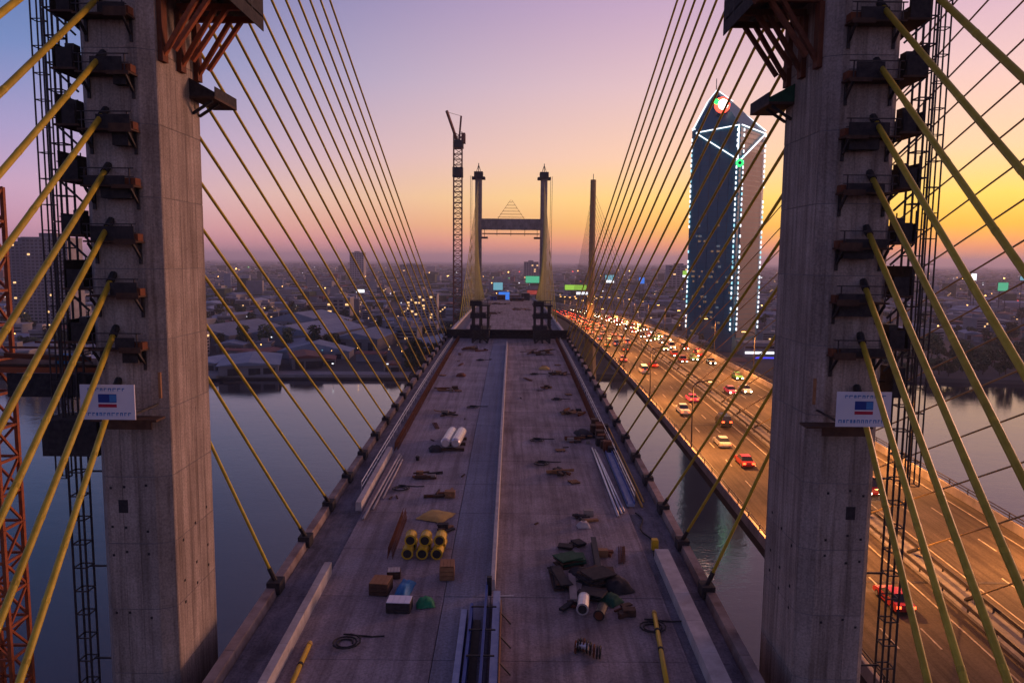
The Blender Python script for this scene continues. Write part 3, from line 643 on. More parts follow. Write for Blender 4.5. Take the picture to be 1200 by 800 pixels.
lump('tarpaulin_bundle', 'rounded green tarpaulin heap beside the black chest', 'tarpaulin', -4.75, 52.6, 1.35, 1.1, 0.6, 'green_tarp', 0.2, 2)
lump('tarpaulin_sheet', 'flat tan tarpaulin sheet spread behind the yellow drums', 'tarpaulin', -5.7, 69.6, 2.9, 3.0, 0.3, 'tan_tarp', -0.4, 3)
lump('rubble_heap', 'small brown rubble heap alone on the far deck', 'rubble', -8.3, 142, 1.8, 2.6, 0.5, 'rust_steel', 0, 4)
lump('rubble_heap', 'tan sand heap near the traffic side form traveller', 'sand', 8.0, 151, 2.2, 3.0, 0.45, 'tan_tarp', 0, 5)
timberpile(-7.9, 80.7, 9, 2.6, 'scattered dark planks between silver tank and tan sheet', rz=0.3)
timberpile(-5.6, 75.0, 6, 3.4, 'thin row of dark planks behind the tan sheet', rz=0.1)
timberpile(-8.3, 110, 7, 3.0, 'scattered dark planks far behind the silver tank', rz=0.9)
timberpile(-7.0, 178, 12, 4.5, 'dark heap of beams before the water side form traveller', rz=0.5, spread=2.2)
timberpile(7.8, 172, 16, 4.5, 'dark heap of beams before the traffic side form traveller', rz=0.5, spread=2.6)
timberpile(7.6, 130.5, 6, 1.8, 'small dark timber stack alone on the far deck', rz=0.8, spread=0.5)
timberpile(-4.4, 66.5, 6, 1.6, 'few loose dark offcuts right behind the yellow drums', rz=1.0, spread=0.9)
timberpile(7.1, 82.6, 9, 4.2, 'stack of dark boards laid along the deck near the pipes', rz=1.75, spread=0.55)
timberpile(10.3, 96, 9, 3.0, 'dark jumbled timber at the head of the pale pipes', rz=0.2, spread=1.3)
timberpile(8.4, 69.5, 5, 2.4, 'few dark planks beside the white sack', rz=0.1, spread=0.8)
timberpile(9.6, 61.3, 4, 1.3, 'small dark offcut pile beside the long beam', rz=-0.2, spread=0.4)
lump('cement_sack', 'pale cement sack slumped on small rust base', 'sack', 8.2, 67.4, 1.2, 1.0, 0.5, 'pale_concrete', 0.1, 6)
lump('netting_heap', 'large dark netting heap in the jumbled formwork beside long beam', 'netting', 9.6, 55.6, 2.0, 2.6, .8, 'dark_net', .4, 11)
lump('netting_heap', 'low dark netting heap between green edged stack and silver drum', 'netting', 7.0, 57.6, 1.7, 1.7, .6, 'dark_net', .1, 12)
lump('netting_heap', 'dark green netting heap behind the dark drum', 'netting', 8.9, 53.4, 1.5, 1.6, .55, 'green_net', .8, 13)
lump('netting_heap', 'dark netting heap lying beside the silver tank', 'netting', -8.0, 91.5, 1.6, 2.4, .5, 'dark_net', .2, 14)
lump('netting_heap', 'dark netting heap at the head of the pale pipes', 'netting', 11.2, 99, 2.2, 4.0, .7, 'dark_net', .2, 15)
timberpile(9.3, 51.6, 6, 1.6, 'few splintered planks beside the dark drum', rz=.6, spread=.7)
timberpile(5.6, 52.6, 5, 1.5, 'few splintered planks beside the silver drum', rz=1.2, spread=.5)
timberpile(10.6, 112, 10, 3.2, 'dark jumbled beams beside the traffic side rebar cages', rz=.9, spread=1.4)
timberpile(10.4, 145, 9, 3.4, 'dark jumbled beams farther along the traffic side rebar cages', rz=1.2, spread=1.3)
timberpile(-9.6, 128, 8, 3.0, 'dark jumbled beams along the open water side rebar cages', rz=.4, spread=1.2)
def panels(x, y, n, w, l, label, rz, m='dark_net'):
    t = thing('formwork_panel_stack', label, 'formwork', (x, y, dz(y)))
    for k in range(n):
        a = rz + random.uniform(-0.25, 0.25); px, py = x + random.uniform(-.25, .25), y + random.uniform(-.25, .25); z = dz(y) + k * 0.12
        o = B().box(-w / 2, w / 2, -l / 2, l / 2, 0, 0.1).build('form_panel', m if k % 3 else 'dark_wood', t, (px - x, py - y, z - dz(y))); o.rotation_euler = (0, 0, a)
panels(5.1, 56.6, 5, 0.8, 3.6, 'long narrow dark panel stack left of the jumbled formwork', 0.08)
panels(6.4, 55.2, 3, 0.55, 4.6, 'thin grey-brown panel pair between the dark stacks', 0.02, 'concrete')
panels(6.4, 59.6, 6, 2.0, 1.6, 'square dark panel stack with green netting edges', 0.3, 'green_net')
panels(8.1, 56.3, 8, 2.2, 1.9, 'high jumbled dark formwork stack below the long beam', 0.7)
panels(7.6, 54.0, 5, 1.9, 1.3, 'low dark formwork stack beside the silver drum', -0.3)
panels(8.9, 57.8, 4, 1.2, 1.1, 'small dark panel stack at foot of the long beam', 0.2, 'green_net')
panels(6.2, 62.6, 3, 1.2, 0.9, 'small dark panel stack behind the green edged stack', -0.4)
panels(7.4, 63.5, 3, 0.9, 1.2, 'tiny dark panel stack next to the long beam', 0.5)
t = thing('steel_beam', 'long dark steel beam lying along the deck by jumbled formwork', 'beam', (8.6, 60.5, dz(60)))
for zz in (0.05, 0.55): part(B().bar((8.7, 63.8, dz(63) + zz), (8.5, 57.8, dz(58) + zz), 0.45, 0.08), 'flange', 'dark_steel', t)
part(B().bar((8.7, 63.8, dz(63) + .3), (8.5, 57.8, dz(58) + .3), 0.1, 0.5), 'web', 'dark_steel', t)
t = thing('steel_drum', 'silver drum lying at the front of the jumbled formwork', 'drum', (6.75, 51.8, dz(51.8))); drum(t, (6.75, 52.2, dz(52) + .45), (0.15, 1, 0), .45, 1.9, 'silver', 'black_rubber')
t = thing('steel_drum', 'dark drum beside the silver drum', 'drum', (7.9, 51.0, dz(51))); drum(t, (7.9, 51.2, dz(51) + .4), (0.3, 1, 0), .4, 1.4, 'dark_steel', 'rust_steel')
t = thing('hose_reel', 'dark ribbed hose reel with pale hub lying alone on deck', 'reel', (6.5, 46.6, dz(46)))
for k in range(9):
    a = -0.9 + k * 0.42; c = Vector((6.5 + (k - 4) * 0.19, 46.4 + 0.5 * cos(a * 1.4), dz(46.6) + 0.42)); part(B().tube([c + Vector((cos(j / 12 * 2 * pi) * 0.08, cos(j / 12 * 2 * pi) * .35, sin(j / 12 * 2 * pi) * .38)) for j in range(13)], 0.06, 5), 'hose_turn', 'black_rubber' if k % 3 else 'rust_steel', t)
part(B().tube([(5.75, 46.9, dz(47) + .42), (6.6, 46.5, dz(47) + .42)], .22, 10), 'hub', 'silver', t)

def pipe_bundle(items, label, m):
    t = thing('pipe_bundle', label, 'pipe', (items[0][0][0], items[0][0][1], dz(items[0][0][1])))
    for (x0, y0), (x1, y1), r, h in items:
        part(B().tube([(x0 + (x1 - x0) * k, y0 + (y1 - y0) * k, dz(y0 + (y1 - y0) * k) + r + h) for k in (0, .25, .5, .75, 1)], r, 7), 'pipe', m, t, True)
pipe_bundle([((-12.45, 68.5), (-12.1, 89), .13, 0), ((-12.0, 71), (-11.8, 88.5), .11, 0), ((-11.55, 74), (-11.45, 87), .1, 0)], 'three pale pipes lying beside the short parapet', 'pale_concrete')
pipe_bundle([((11.75, 69.8), (11.6, 92.5), .12, 0), ((12.15, 70.4), (11.9, 92), .11, 0), ((12.5, 71), (12.0, 90.5), .1, 0)], 'pale slender pipes lying along the deck by blue channel', 'silver')
t = thing('steel_channel', 'long dull blue steel channel lying between the pipe rows', 'channel', (13.4, 72, dz(72)))
part(sweep(B(), rect(13.0, 13.75, 0.02, 0.3), span(72.5, 90, 4), dz), 'web', 'pale_blue_steel', t); part(sweep(B(), rect(12.95, 13.05, 0.3, 0.55), span(72.5, 90, 4), dz), 'flange', 'blue_steel', t); part(sweep(B(), rect(13.7, 13.8, 0.3, 0.55), span(72.5, 90, 4), dz), 'flange', 'blue_steel', t)
pipe_bundle([((14.5, 72.5), (14.6, 95), .12, -.1), ((14.9, 74), (15.0, 104), .1, -.1)], 'tan pipes lying next to the edge beam by blue channel', 'tan_tarp')
t = thing('netted_scaffold', 'dark netted scaffold heap beside guard railing and pale pipes', 'scaffold', (13.4, 98, dz(98)))
for k in range(12):
    x, yy = 12.6 + random.uniform(0, 1.6), 91 + k * 1.1; part(B().box(x - .5, x + .5, yy - .6, yy + .6, dz(yy) - .1, dz(yy) + random.uniform(.7, 1.6)), 'form_panel', ('dark_net', 'rust_steel', 'dark_wood')[k % 3], t)
for x0, y0, x1, y1, lb in ((-11.6, 40, -11.75, 47.2, 'yellow plastic pipe beside the finished parapet above open water'), (10.7, 40, 11.8, 51.6, 'yellow plastic pipe beside the wide parapet near traffic bridge')):
    t = thing('yellow_pipe', lb, 'pipe', (x1, y1, dz(y1)))
    part(B().tube([(x0, y0, dz(y0) + .16), (x1, y1, dz(y1) + .16)], .16, 10), 'tube', 'yellow_plastic', t, True)
    d = Vector((x1 - x0, y1 - y0, dz(y1) - dz(y0))).normalized()
    for k in (0.0, 0.33, 0.66):
        c = Vector((x1, y1, dz(y1) + .16)) - d * (0.1 + k * 7); part(B().tube([c, c - d * .22], .185, 10), 'coupling', 'black_rubber' if k else 'tan_tarp', t)
t = thing('loose_hose', 'thin dark hose snaking along the deck to the wide parapet', 'hose', (14.2, 71, dz(71)))
part(B().tube([(13.6 + .35 * sin(k * .9) + .03 * k, 71 - k * .8, dz(71 - k * .8) - (0.0 if 13.6 + .35 * sin(k * .9) + .03 * k < 12.9 else .08) + .06) for k in range(13)], .07, 6), 'hose', 'black_rubber', t)
crate(13.9, 62.6, 0.5, 0.6, 0.9, 'small yellow box standing at the end of the wide parapet', 'yellow_plastic', 0, 'box')
cl = random.Random(77)
CN = []
for i in range(34):
    side_ = cl.choice((-1, 1, 1)); yy = cl.choice((cl.uniform(46, 100), cl.uniform(100, 190))); x = side_ * cl.uniform(4.2, 12.0)
    if any(hypot(x - a, yy - b_) < 3 for a, b_ in CN) or (yy < 75 and 3 < x < 10) or (yy < 75 and -9 < x < -3): continue
    CN.append((x, yy)); k = cl.randrange(4)
    if k == 0:
        t = thing('pallet', 'flat wooden pallet left lying on the open deck', 'pallet', (x, yy, dz(yy)), 'pallets on the deck', cl.uniform(0, 3))
        for q_ in range(5): B().box(-.6, .6, -.5 + q_ * .22, -.5 + q_ * .22 + .15, .12, .15).build('slat', 'wood', t)
        for q_ in (-.5, 0, .42): B().box(q_, q_ + .1, -.5, .53, 0, .118).build('runner', 'dark_wood', t)
    elif k == 1:
        t = thing('bucket', 'small dark plastic bucket standing on the open deck', 'bucket', (x, yy, dz(yy)), 'buckets on the deck')
        B().tube([(0, 0, 0), (0, 0, .5)], [.2, .27], 10).build('pail', 'dark_steel', t); B().tube([(.27, 0, .48), (.15, 0, .7), (-.15, 0, .7), (-.27, 0, .48)], .015, 4).build('handle', 'silver', t)
    elif k == 2:
        t = thing('rebar_bundle', 'short rusty rebar bundle lying on the open deck', 'rebar', (x, yy, dz(yy)), 'rebar bundles on the deck', cl.uniform(-.4, .4))
        for q_ in range(6): B().bar((-.25 + q_ * .1, -1.8 + cl.uniform(-.2, .2), .05 + (q_ % 2) * .06), (-.25 + q_ * .1 + cl.uniform(-.1, .1), 1.8, .05 + (q_ % 2) * .06), .07).build('bar', 'rust_steel', t)
    else:
        t = thing('hose_coil', 'loose dark hose coil dropped on the open deck', 'hose', (x, yy, dz(yy)), 'hose coils on the deck')
        B().tube([(cos(j * .5) * (.45 + .02 * j), sin(j * .5) * (.45 + .02 * j), .06 + .004 * j) for j in range(30)] + [(1.6, .9, .05), (2.4, 1.0, .05)], .06, 5).build('hose', 'black_rubber', t)
for i in range(14):       # loose offcuts
    x = random.choice((-1, 1)) * random.uniform(2.5, 11.5); yy = random.uniform(50, 165); a = random.uniform(0, 3.14); l = random.uniform(.3, 1.1)
    b = B(); dv = Vector((cos(a), sin(a), 0)) * l / 2; b.bar(Vector((0, 0, .06)) - dv, Vector((0, 0, .06)) + dv, .14, .1)
    tag(b.build('offcut', 'dark_wood', None, (x, yy, dz(yy))), 'short dark timber offcut lying loose on the open deck', 'timber', 'loose offcuts on the deck')

# site cabins and machines on the far half of the deck
for x, y, w, l, h, m, lb in ((-6, 470, 6, 3, 3.2, 'rust_steel', 'dark red site cabin on the far deck before the far pylon'), (3, 474, 7, 3, 3.0, 'crane_brown', 'brown site cabin on the far deck beside the dark red cabin'), (9.5, 462, 5, 3, 4.5, 'dark_steel', 'tall dark site container on the far deck'), (-10, 455, 4, 3, 2.6, 'blue_steel', 'small blue site container on the far deck'), (4, 440, 8, 2.5, 2.2, 'dark_wood', 'low dark timber hut on the far deck')):
    t = thing('site_cabin', lb, 'cabin', (x, y, zd(y) + .02))
    B().box(-w / 2, w / 2, -l / 2, l / 2, .25, h).build('wall', m, t); B().box(-w / 2 - .2, w / 2 + .2, -l / 2 - .2, l / 2 + .2, h + .005, h + .2).build('roof', 'roof_grey', t)
    B().box(-w * .3, -w * .1, -l / 2 - .06, -l / 2 + .05, .3, 2.2).build('door', 'dark_steel', t); B().box(w * .1, w * .32, -l / 2 - .06, -l / 2 + .05, 1.1, 1.9).build('window', 'dark_glass', t)
    for sx in (-1, 1): B().box(sx * w * .4 - .15, sx * w * .4 + .15, -l / 2, l / 2, -.3, .245).build('skid', 'dark_steel', t)
timberpile(-6, 300, 12, 6, 'dark beams heaped on the far deck behind the travellers', rz=.4, spread=3)
timberpile(5, 330, 14, 6, 'dark timber heaped toward traffic side of the far deck', rz=.7, spread=3.5)
timberpile(-4, 390, 14, 7, 'dark timber heaped before the blue site container', rz=.2, spread=4)

# ------------------------------------------------------------------ existing traffic bridge
EL, ER, EC = 28.6, 59.2, 43.4
road = struct(sweep(B(), [(EL, -0.02), (EL, -1.0), (EL + 5, -3.4), (ER - 5, -3.4), (ER, -1.0), (ER, -0.02)], span(-40, 420, 10) + span(430, 1400, 20), zi).build('traffic_bridge_road', 'asphalt'))
def xs(a, b): return (min(a, b), max(a, b))
yr = span(-40, 420, 10) + span(430, 1400, 20)
for nm, x0, x1, prof, lb in (('road_parapet', EL, EL + .5, 1.0, 'low concrete parapet of traffic bridge facing the unfinished bridge'), ('road_parapet', ER - .5, ER, 1.0, 'low concrete parapet of traffic bridge facing the wide river')):
    t = thing(nm, lb, 'parapet', (x0, 40, zi(40)))
    for a, b in zip(yr[:-1], yr[1:]): part(sweep(B(), [(x0, -0.03), (x1, -0.03), (x1 - .1, prof), (x0 + .1, prof)], [a + .02, b - .02], zi), 'parapet_panel', 'concrete', t)
    for dzz in (1.35, 1.7): part(sweep(B(), rect((x0 + x1) / 2 - .05, (x0 + x1) / 2 + .05, dzz, dzz + .1), yr, zi), 'hand_rail', 'mast_steel', t)
    for yy in span(40, 240, 4): part(B().bar(((x0 + x1) / 2, yy, zi(yy) + .98), ((x0 + x1) / 2, yy, zi(yy) + 1.75), .09), 'rail_post', 'mast_steel', t)
t = thing('road_median', 'dark median kerb with twin guard rails on the traffic bridge', 'barrier', (EC, 40, zi(40)))
part(sweep(B(), rect(EC - 1.3, EC + 1.3, -0.03, 0.25), yr, zi), 'kerb', 'dark_concrete', t)
for x in (EC - 1.15, EC + 1.15):
    part(sweep(B(), rect(x - .06, x + .06, 0.55, 0.9), yr, zi), 'guard_rail', 'mast_steel', t)
    for yy in span(40, 240, 4): part(B().bar((x, yy, zi(yy) + .2), (x, yy, zi(yy) + .9), .12), 'rail_post', 'mast_steel', t)
LANES_A = (31.6, 35.1, 38.6); LANES_B = (48.2, 51.7, 55.2)
for x in (33.35, 36.85, 40.3, 46.4, 49.95, 53.45, 56.9, 29.9):
    solid = x in (40.3, 46.4, 56.9, 29.9)
    if solid: sweep(B(), rect(x - .08, x + .08, -0.03, 0.006), yr, zi).build('lane_line', 'lane_paint', road)
    else:
        yy = 30
        while yy < 330: sweep(B(), rect(x - .08, x + .08, -0.03, 0.006), [yy, yy + 3.2], zi).build('lane_dash', 'lane_paint', road); yy += 9.5
for yy in (70, 130, 190, 250): sweep(B(), rect(EL + .6, ER - .6, -0.03, 0.004), [yy, yy + .35], zi).build('expansion_joint', 'dark_steel', road)
# single mast pylons of the traffic bridge
def mast(y, label):
    t = thing('mast_pylon', label, 'bridge pylon', (EC, y, 0))
    part(B().tube([(EC, y, -3), (EC, y, zi(y) - 2), (EC, y, zi(y)), (EC, y, 116)], [4.5, 2.6, 1.9, 1.5], 8), 'shaft', 'mast_tan', t)
    part(B().bar((EC, y, 116), (EC, y, 119), .3), 'beacon_pole', 'mast_steel', t)
    part(B().box(EC - 9, EC + 9, y - 5, y + 5, -4, 3), 'pile_cap', 'concrete', t)
mat('mast_tan', (0.30, 0.19, 0.08), (0.38, 0.25, 0.11), .5, .8)
mat('cable_brown', (0.22, 0.15, 0.05), (0.28, 0.19, 0.07), 1, .6)
mast(402, 'slim single tan mast standing between the carriageways of the traffic bridge')
def estay(a, b, label, grp):
    t = thing('stay_cable', label, 'stay cable', tuple(b), grp)
    part(B().tube([a, b], .085, 5), 'sheath', 'cable_brown', t); part(B().tube([Vector(b), Vector(b).lerp(Vector(a), 2.2 / (Vector(a) - Vector(b)).length)], .2, 6), 'anchor_sleeve', 'mast_steel', t)
for i in range(17):
    yb = 400 - 14 - 10.3 * i - 0
    estay((EC, 402, 62 + 3.1 * i), (EC, yb, zi(yb) + .3), 'thin brown stay cable, ' + ORD[i] + ' below-to-top on slim mast, river side', 'slim mast river cables')
    yb2 = 402 + 14 + 8 * i
    estay((EC, 402, 62 + 3.1 * i), (EC, yb2, zi(yb2) + .3), 'thin brown stay cable, ' + ORD[i] + ' below-to-top on slim mast, city side', 'slim mast city cables')
    yb3 = 40 + 16 + 10.2 * i
    estay((EC, 40, 58 + 3.3 * i), (EC, yb3, zi(yb3) + .3), 'thin brown stay cable, ' + ORD[i] + ' anchored along traffic bridge median before the lattice hoist', 'median cables of traffic bridge')
mast(40, 'single tan mast of the traffic bridge abreast of the near pylon')

# street lamps along the traffic bridge
def street_lamp(x, y, s, k, lit, sd_):
    t = thing('street_lamp', 'tall orange street lamp, ' + ORD[k] + ' along the ' + sd_ + ' parapet of traffic bridge', 'street lamp', (x, y, zi(y)), 'street lamps on traffic bridge')
    z = zi(y); b = B().tube([(x, y, z), (x, y, z + 6), (x, y, z + 10.4), (x - .5 * s, y, z + 11), (x - 2.4 * s, y, z + 11.3)], [.14, .11, .09, .08, .07], 6); part(b, 'pole', 'mast_steel', t)
    part(B().box(*xs(x - 2.2 * s, x - 3.2 * s), y - .22, y + .22, z + 11.2, z + 11.4), 'lamp_head', 'mast_steel', t)
    part(B().box(*xs(x - 2.3 * s, x - 3.15 * s), y - .2, y + .2, z + 11.08, z + 11.19), 'lamp_lens', 'lamp_orange', t)
    if lit:
        li = bpy.data.lights.new('lamp_light', 'SPOT'); li.energy = 42000; li.color = (1, .36, .085); li.spot_size = R(165); li.spot_blend = .6; li.shadow_soft_size = .4
        lo = bpy.data.objects.new('lamp_light', li); COL.objects.link(lo); lo.parent = t; lo.matrix_parent_inverse = Matrix.Translation(-Vector(t.location)); lo.location = (x - 2.7 * s, y, z + 10.9)
for k, yy in enumerate((72, 106, 142, 177, 212, 247, 282, 317, 352, 388, 425, 462, 503, 550)):
    street_lamp(ER - .25, yy, 1, k, yy < 400, 'river')
for k, yy in enumerate((77, 112, 147, 182, 217, 252, 287, 322, 357, 395, 432, 470)):
    street_lamp(EL + .25, yy, -1, k, yy < 400, 'inner')

# ------------------------------------------------------------------ vehicles
def car_proto(kind):
    t = thing('car', 'car', 'car'); w = .88
    if kind == 'sedan': body = [(-2.2, .32), (-2.25, .62), (-2.18, .92), (-1.5, .98), (1.0, .95), (2.0, .78), (2.2, .6), (2.18, .3)]; cab = [(-1.65, .97), (-1.05, 1.42), (.25, 1.44), (1.05, .95)]
    elif kind == 'pickup': body = [(-2.6, .45), (-2.62, 1.05), (-.9, 1.07), (1.15, 1.05), (2.4, .95), (2.55, .7), (2.5, .42)]; cab = [(-.95, 1.06), (-.75, 1.72), (.55, 1.74), (1.25, 1.05)]
    else: body = [(-2.4, .35), (-2.45, 1.1), (1.5, 1.1), (2.3, .95), (2.4, .6), (2.35, .33)]; cab = [(-2.38, 1.1), (-2.25, 1.98), (1.0, 2.0), (1.75, 1.1)]
    def taper(prof, w0, w1):
        zs = [p[1] for p in prof]; lo, hi = min(zs), max(zs); n = len(prof); vs = []
        for s in (-1, 1):
            for yy, z in prof: vs.append((s * (w0 + (w1 - w0) * (z - lo) / (hi - lo)), yy, z))
        return B().add(vs, [tuple(range(n))[::-1], tuple(range(n, 2 * n))] + [(i, (i + 1) % n, n + (i + 1) % n, n + i) for i in range(n)])
    body_o = taper(body, w, w * .96).build('body', 'paint_black', t)
    cabin = taper(cab, w * .93, w * .74).build('cabin_glass', 'dark_glass', t)
    top = max(z for _, z in cab); ys = [yy for yy, z in cab if z > top - .06]
    B().box(-w * .73, w * .73, min(ys), max(ys), top - .01, top + .05).build('roof', 'paint_black', t)
    y0, y1 = min(p[0] for p in body), max(p[0] for p in body); zl = 1.15 if kind == 'van' else (.9 if kind == 'pickup' else .8)
    for s in (-1, 1):
        for yy in (y0 + .82, y1 - .85):
            tyre = B().tube([(s * .72, yy, .33), (s * .9, yy, .33)], .33, 14).build('wheel', 'tyre', t)
            B().tube([(s * .895, yy, .33), (s * .915, yy, .33)], .2, 10).build('rim', 'rim', tyre)
        B().box(s * .65 - .2, s * .65 + .2, y0 - .03, y0 + .1, zl - .16, zl + .06).build('tail_light', 'tail_lamp', t)
        B().box(s * .62 - .17, s * .62 + .17, y1 - .06, y1 + .03, .38, .57).build('headlight', 'head_lamp', t)
    return t
PROTO = {k: car_proto(k) for k in ('sedan', 'pickup', 'van')}
PAINT = [('black', 'paint_black'), ('white', 'paint_white'), ('silver', 'paint_silver'), ('red', 'paint_red'), ('pink', 'paint_pink'), ('green', 'paint_green'), ('dark blue', 'paint_blue')]
def place_car(kind, x, y, away, paint, label, grp):
    c = copy_tree(PROTO[kind]); c.name = {'sedan': 'car', 'pickup': 'pickup_truck', 'van': 'van'}[kind]
    c.location = (x, y, zi(y) + .005); slope = math.atan2(zi(y + 1) - zi(y - 1), 2)
    c.rotation_euler = (slope if away else -slope, 0, 0 if away else pi)
    c['label'] = label; c['category'] = {'sedan': 'car', 'pickup': 'pickup truck', 'van': 'van'}[kind]; c['group'] = grp
    for ch in c.children:
        if ch.name.startswith('body') or ch.name.startswith('roof'):
            ch.material_slots[0].link = 'OBJECT'; ch.material_slots[0].material = MAT[paint]
KN = {'sedan': 'saloon car', 'pickup': 'pickup truck', 'van': 'van'}
near_cars = [('sedan', 35.4, 107, 3, 'red'), ('pickup', 33.6, 139, 1, 'white'), ('sedan', 37.9, 150, 4, 'pink'), ('sedan', 34.9, 117, 2, 'silver'), ('van', 38.7, 130, 0, 'black'), ('sedan', 38.2, 194, 3, 'red'), ('pickup', 35.6, 226, 0, 'black'), ('sedan', 31.8, 204, 4, 'pink'), ('van', 34.0, 184, 1, 'white'), ('sedan', 36.6, 66, 3, 'red')]
for k, x, yy, pi_, cn in near_cars:
    place_car(k, x, yy, True, PAINT[pi_][1], '%s %s with lit tail lights on the %s stretch of traffic bridge' % (cn, KN[k], {107: 'nearest open', 139: 'clear', 150: 'middle', 117: 'nearer', 130: 'inner lane', 194: 'later', 226: 'queue end', 204: 'parapet lane', 184: 'centre lane', 66: 'first'}[yy]), 'cars driving away')
rc = random.Random(5)
for li, x in enumerate(LANES_A):
    yy = 238 + li * 3
    while yy < 560:
        k = rc.choice(('sedan', 'sedan', 'pickup', 'van')); pn, pm = rc.choice(PAINT)
        place_car(k, x + rc.uniform(-.3, .3), yy, True, pm, '%s %s queueing with red tail lights toward the city' % (pn, KN[k]), 'queue driving away toward the city'); yy += rc.uniform(7.5, 17) * (1 + (yy < 300) * .5)
for li, x in enumerate(LANES_B):
    yy = 96 + li * 14
    while yy < 600:
        k = rc.choice(('sedan', 'sedan', 'pickup', 'van')); pn, pm = rc.choice(PAINT)
        place_car(k, x + rc.uniform(-.3, .3), yy, False, pm, '%s %s oncoming with bright headlights on the traffic bridge' % (pn, KN[k]), 'oncoming cars with headlights'); yy += rc.uniform(10, 24) * (2.2 if yy < 190 else 1.15)
for p in PROTO.values():
    for o in [c for ch in p.children for c in ch.children] + list(p.children) + [p]: bpy.data.objects.remove(o)

# ------------------------------------------------------------------ glass office tower
TL, TM, TR, TB = (152, 620), (182, 590), (211, 619), (181, 649)
TOWER_SHIFT = Vector((-7, 0, 0))
t = thing('office_tower', 'tall dark glass office tower outlined in white lights with glowing round logo', 'building', (182, 620, 2.6))
def face_box(a, b, u0, u1, z0, z1, d0, d1):
    a, b = Vector((*a, 0)), Vector((*b, 0)); d = (b - a).normalized(); n_ = Vector((d.y, -d.x, 0)); Ln = (b - a).length
    p = [a + d * (u0 * Ln) + n_ * d0, a + d * (u1 * Ln) + n_ * d0, a + d * (u1 * Ln) + n_ * d1, a + d * (u0 * Ln) + n_ * d1]
    return B().prism([(q.x, q.y) for q in p], z0, z1)
part(B().prism([TL, TM, TR, TB], 2, 178), 'shaft', 'tower_glass', t)
part(face_box(TM, TR, .12, .9, 14, 160, .0, .6), 'sunset_tone_face', 'tower_sunset_tone', t)  # grey slab paints the sunset light on this face into its colour
roof_v = [(*TL, 178.02), (*TM, 178.02), (*TR, 178.02), (*TB, 178.02), (166, 628, 203), (172, 626, 211.5), (186, 628, 203)]
part(B().add(roof_v, [(0, 1, 2, 3)[::-1], (0, 1, 5, 4), (1, 2, 6, 5), (2, 3, 6), (3, 0, 4), (3, 4, 5, 6)]), 'crown', 'tower_glass', t)
for k in range(40):
    z = 16 + k * 4.05
    part(face_box(TL, TM, .02, .98, z, z + .3, 0.0, .12), 'floor_band', 'tower_band', t)
    part(face_box(TM, TR, .13, .89, z, z + .35, .6, .7), 'floor_band', 'tower_band', t)
for u in (.2, .4, .6, .8): part(face_box(TL, TM, u - .004, u + .004, 14, 176, 0, .3), 'mullion', 'tower_band', t)
def led(a, b, w=.75, m='led_white'): part(B().bar(a, b, w), 'light_strip', m, t)
def fp(a, b, u, z, d=.7):
    a, b = Vector((*a, 0)), Vector((*b, 0)); dd = (b - a).normalized(); n_ = Vector((dd.y, -dd.x, 0)); q = a + (b - a) * u + n_ * d; return (q.x, q.y, z)
led(fp(TL, TM, .1, 176), fp(TL, TM, .99, 152)); led(fp(TM, TR, .01, 152, 1.0), fp(TM, TR, .95, 176, 1.0))
led(fp(TL, TM, .1, 176.4), fp(TL, TM, .99, 178.4)); led(fp(TM, TR, .01, 178.4, 1.0), fp(TM, TR, .95, 176.4, 1.0))
led(fp(TL, TM, .98, 152), fp(TL, TM, .98, 178))
led((TL[0], TL[1] - 1, 178.5), (165.5, 627, 203), .7); led((165.5, 627, 203), (172, 625, 211.8), .5); led((172, 625, 211.8), (186, 627, 203.4), .5); led((187, 627, 200), (TR[0], TR[1] - 1, 178.5), .7)
led((TL[0] - .5, TL[1] - 1, 180), (160, 619, 178.6), .6)
z = 20
while z < 174:
    for q_ in (fp(TL, TM, .015, z), fp(TL, TM, .96, z), fp(TM, TR, .1, z, 1.2), fp(TM, TR, .965, z, .9)):
        if random.random() < .9: part(B().box(q_[0] - .42, q_[0] + .42, q_[1] - .42, q_[1] + .42, z, z + 2.2), 'edge_light', 'led_white' if random.random() < .8 else 'led_cyan', t)
    z += 4.05
part(B().bar((172, 627, 211), (172, 627, 221), .5), 'antenna', 'mast_steel', t)
for _ in range(46):   # rooms still lit
    u = random.uniform(.06, .92); k = random.randrange(0, 22) if random.random() < .8 else random.randrange(40); zz = 16.6 + k * 4.05
    part(face_box(TL, TM, u, u + random.uniform(.03, .07), zz, zz + 1.6, 0.0, .16), 'lit_room', random.choice(('room_warm', 'room_cool', 'room_warm')), t)
def disc(x, y, z, r, d, m, nm): part(B().tube([(x, y, z), (x, y - d, z)], r, 20), nm, m, t)
disc(171.5, 606, 196, 6.2, .5, 'sign_red', 'logo_ring'); disc(172.2, 605.4, 196.5, 4.0, .4, 'sign_white', 'logo_core'); disc(167, 605.6, 198.5, 2.2, .35, 'sign_greenring', 'logo_mark')
part(B().box(168, 175, 606, 619, 189, 201), 'logo_mount', 'tower_band', t)
disc(182, 588.6, 149.5, 3.0, .4, 'sign_greenring', 'logo_disc'); disc(182, 588.1, 149.5, 1.4, .3, 'tower_band', 'logo_centre')
part(B().box(185, 226, 568, 586, 2.5, 12), 'podium', 'wall_pale', t); part(B().box(186, 225, 567.8, 567.95, 4.5, 6.2), 'podium_window', 'lit_white', t); part(B().box(186, 225, 567.8, 567.95, 8.5, 10.2), 'podium_window', 'dark_glass', t)
part(B().box(184, 227, 567, 587, 12.02, 13), 'podium_roof', 'wall_pale', t); part(B().box(188, 228, 552, 552.6, 3.0, 4.0), 'light_strip', 'strip_blue', t)

for c in t.children: c.location = c.location + TOWER_SHIFT
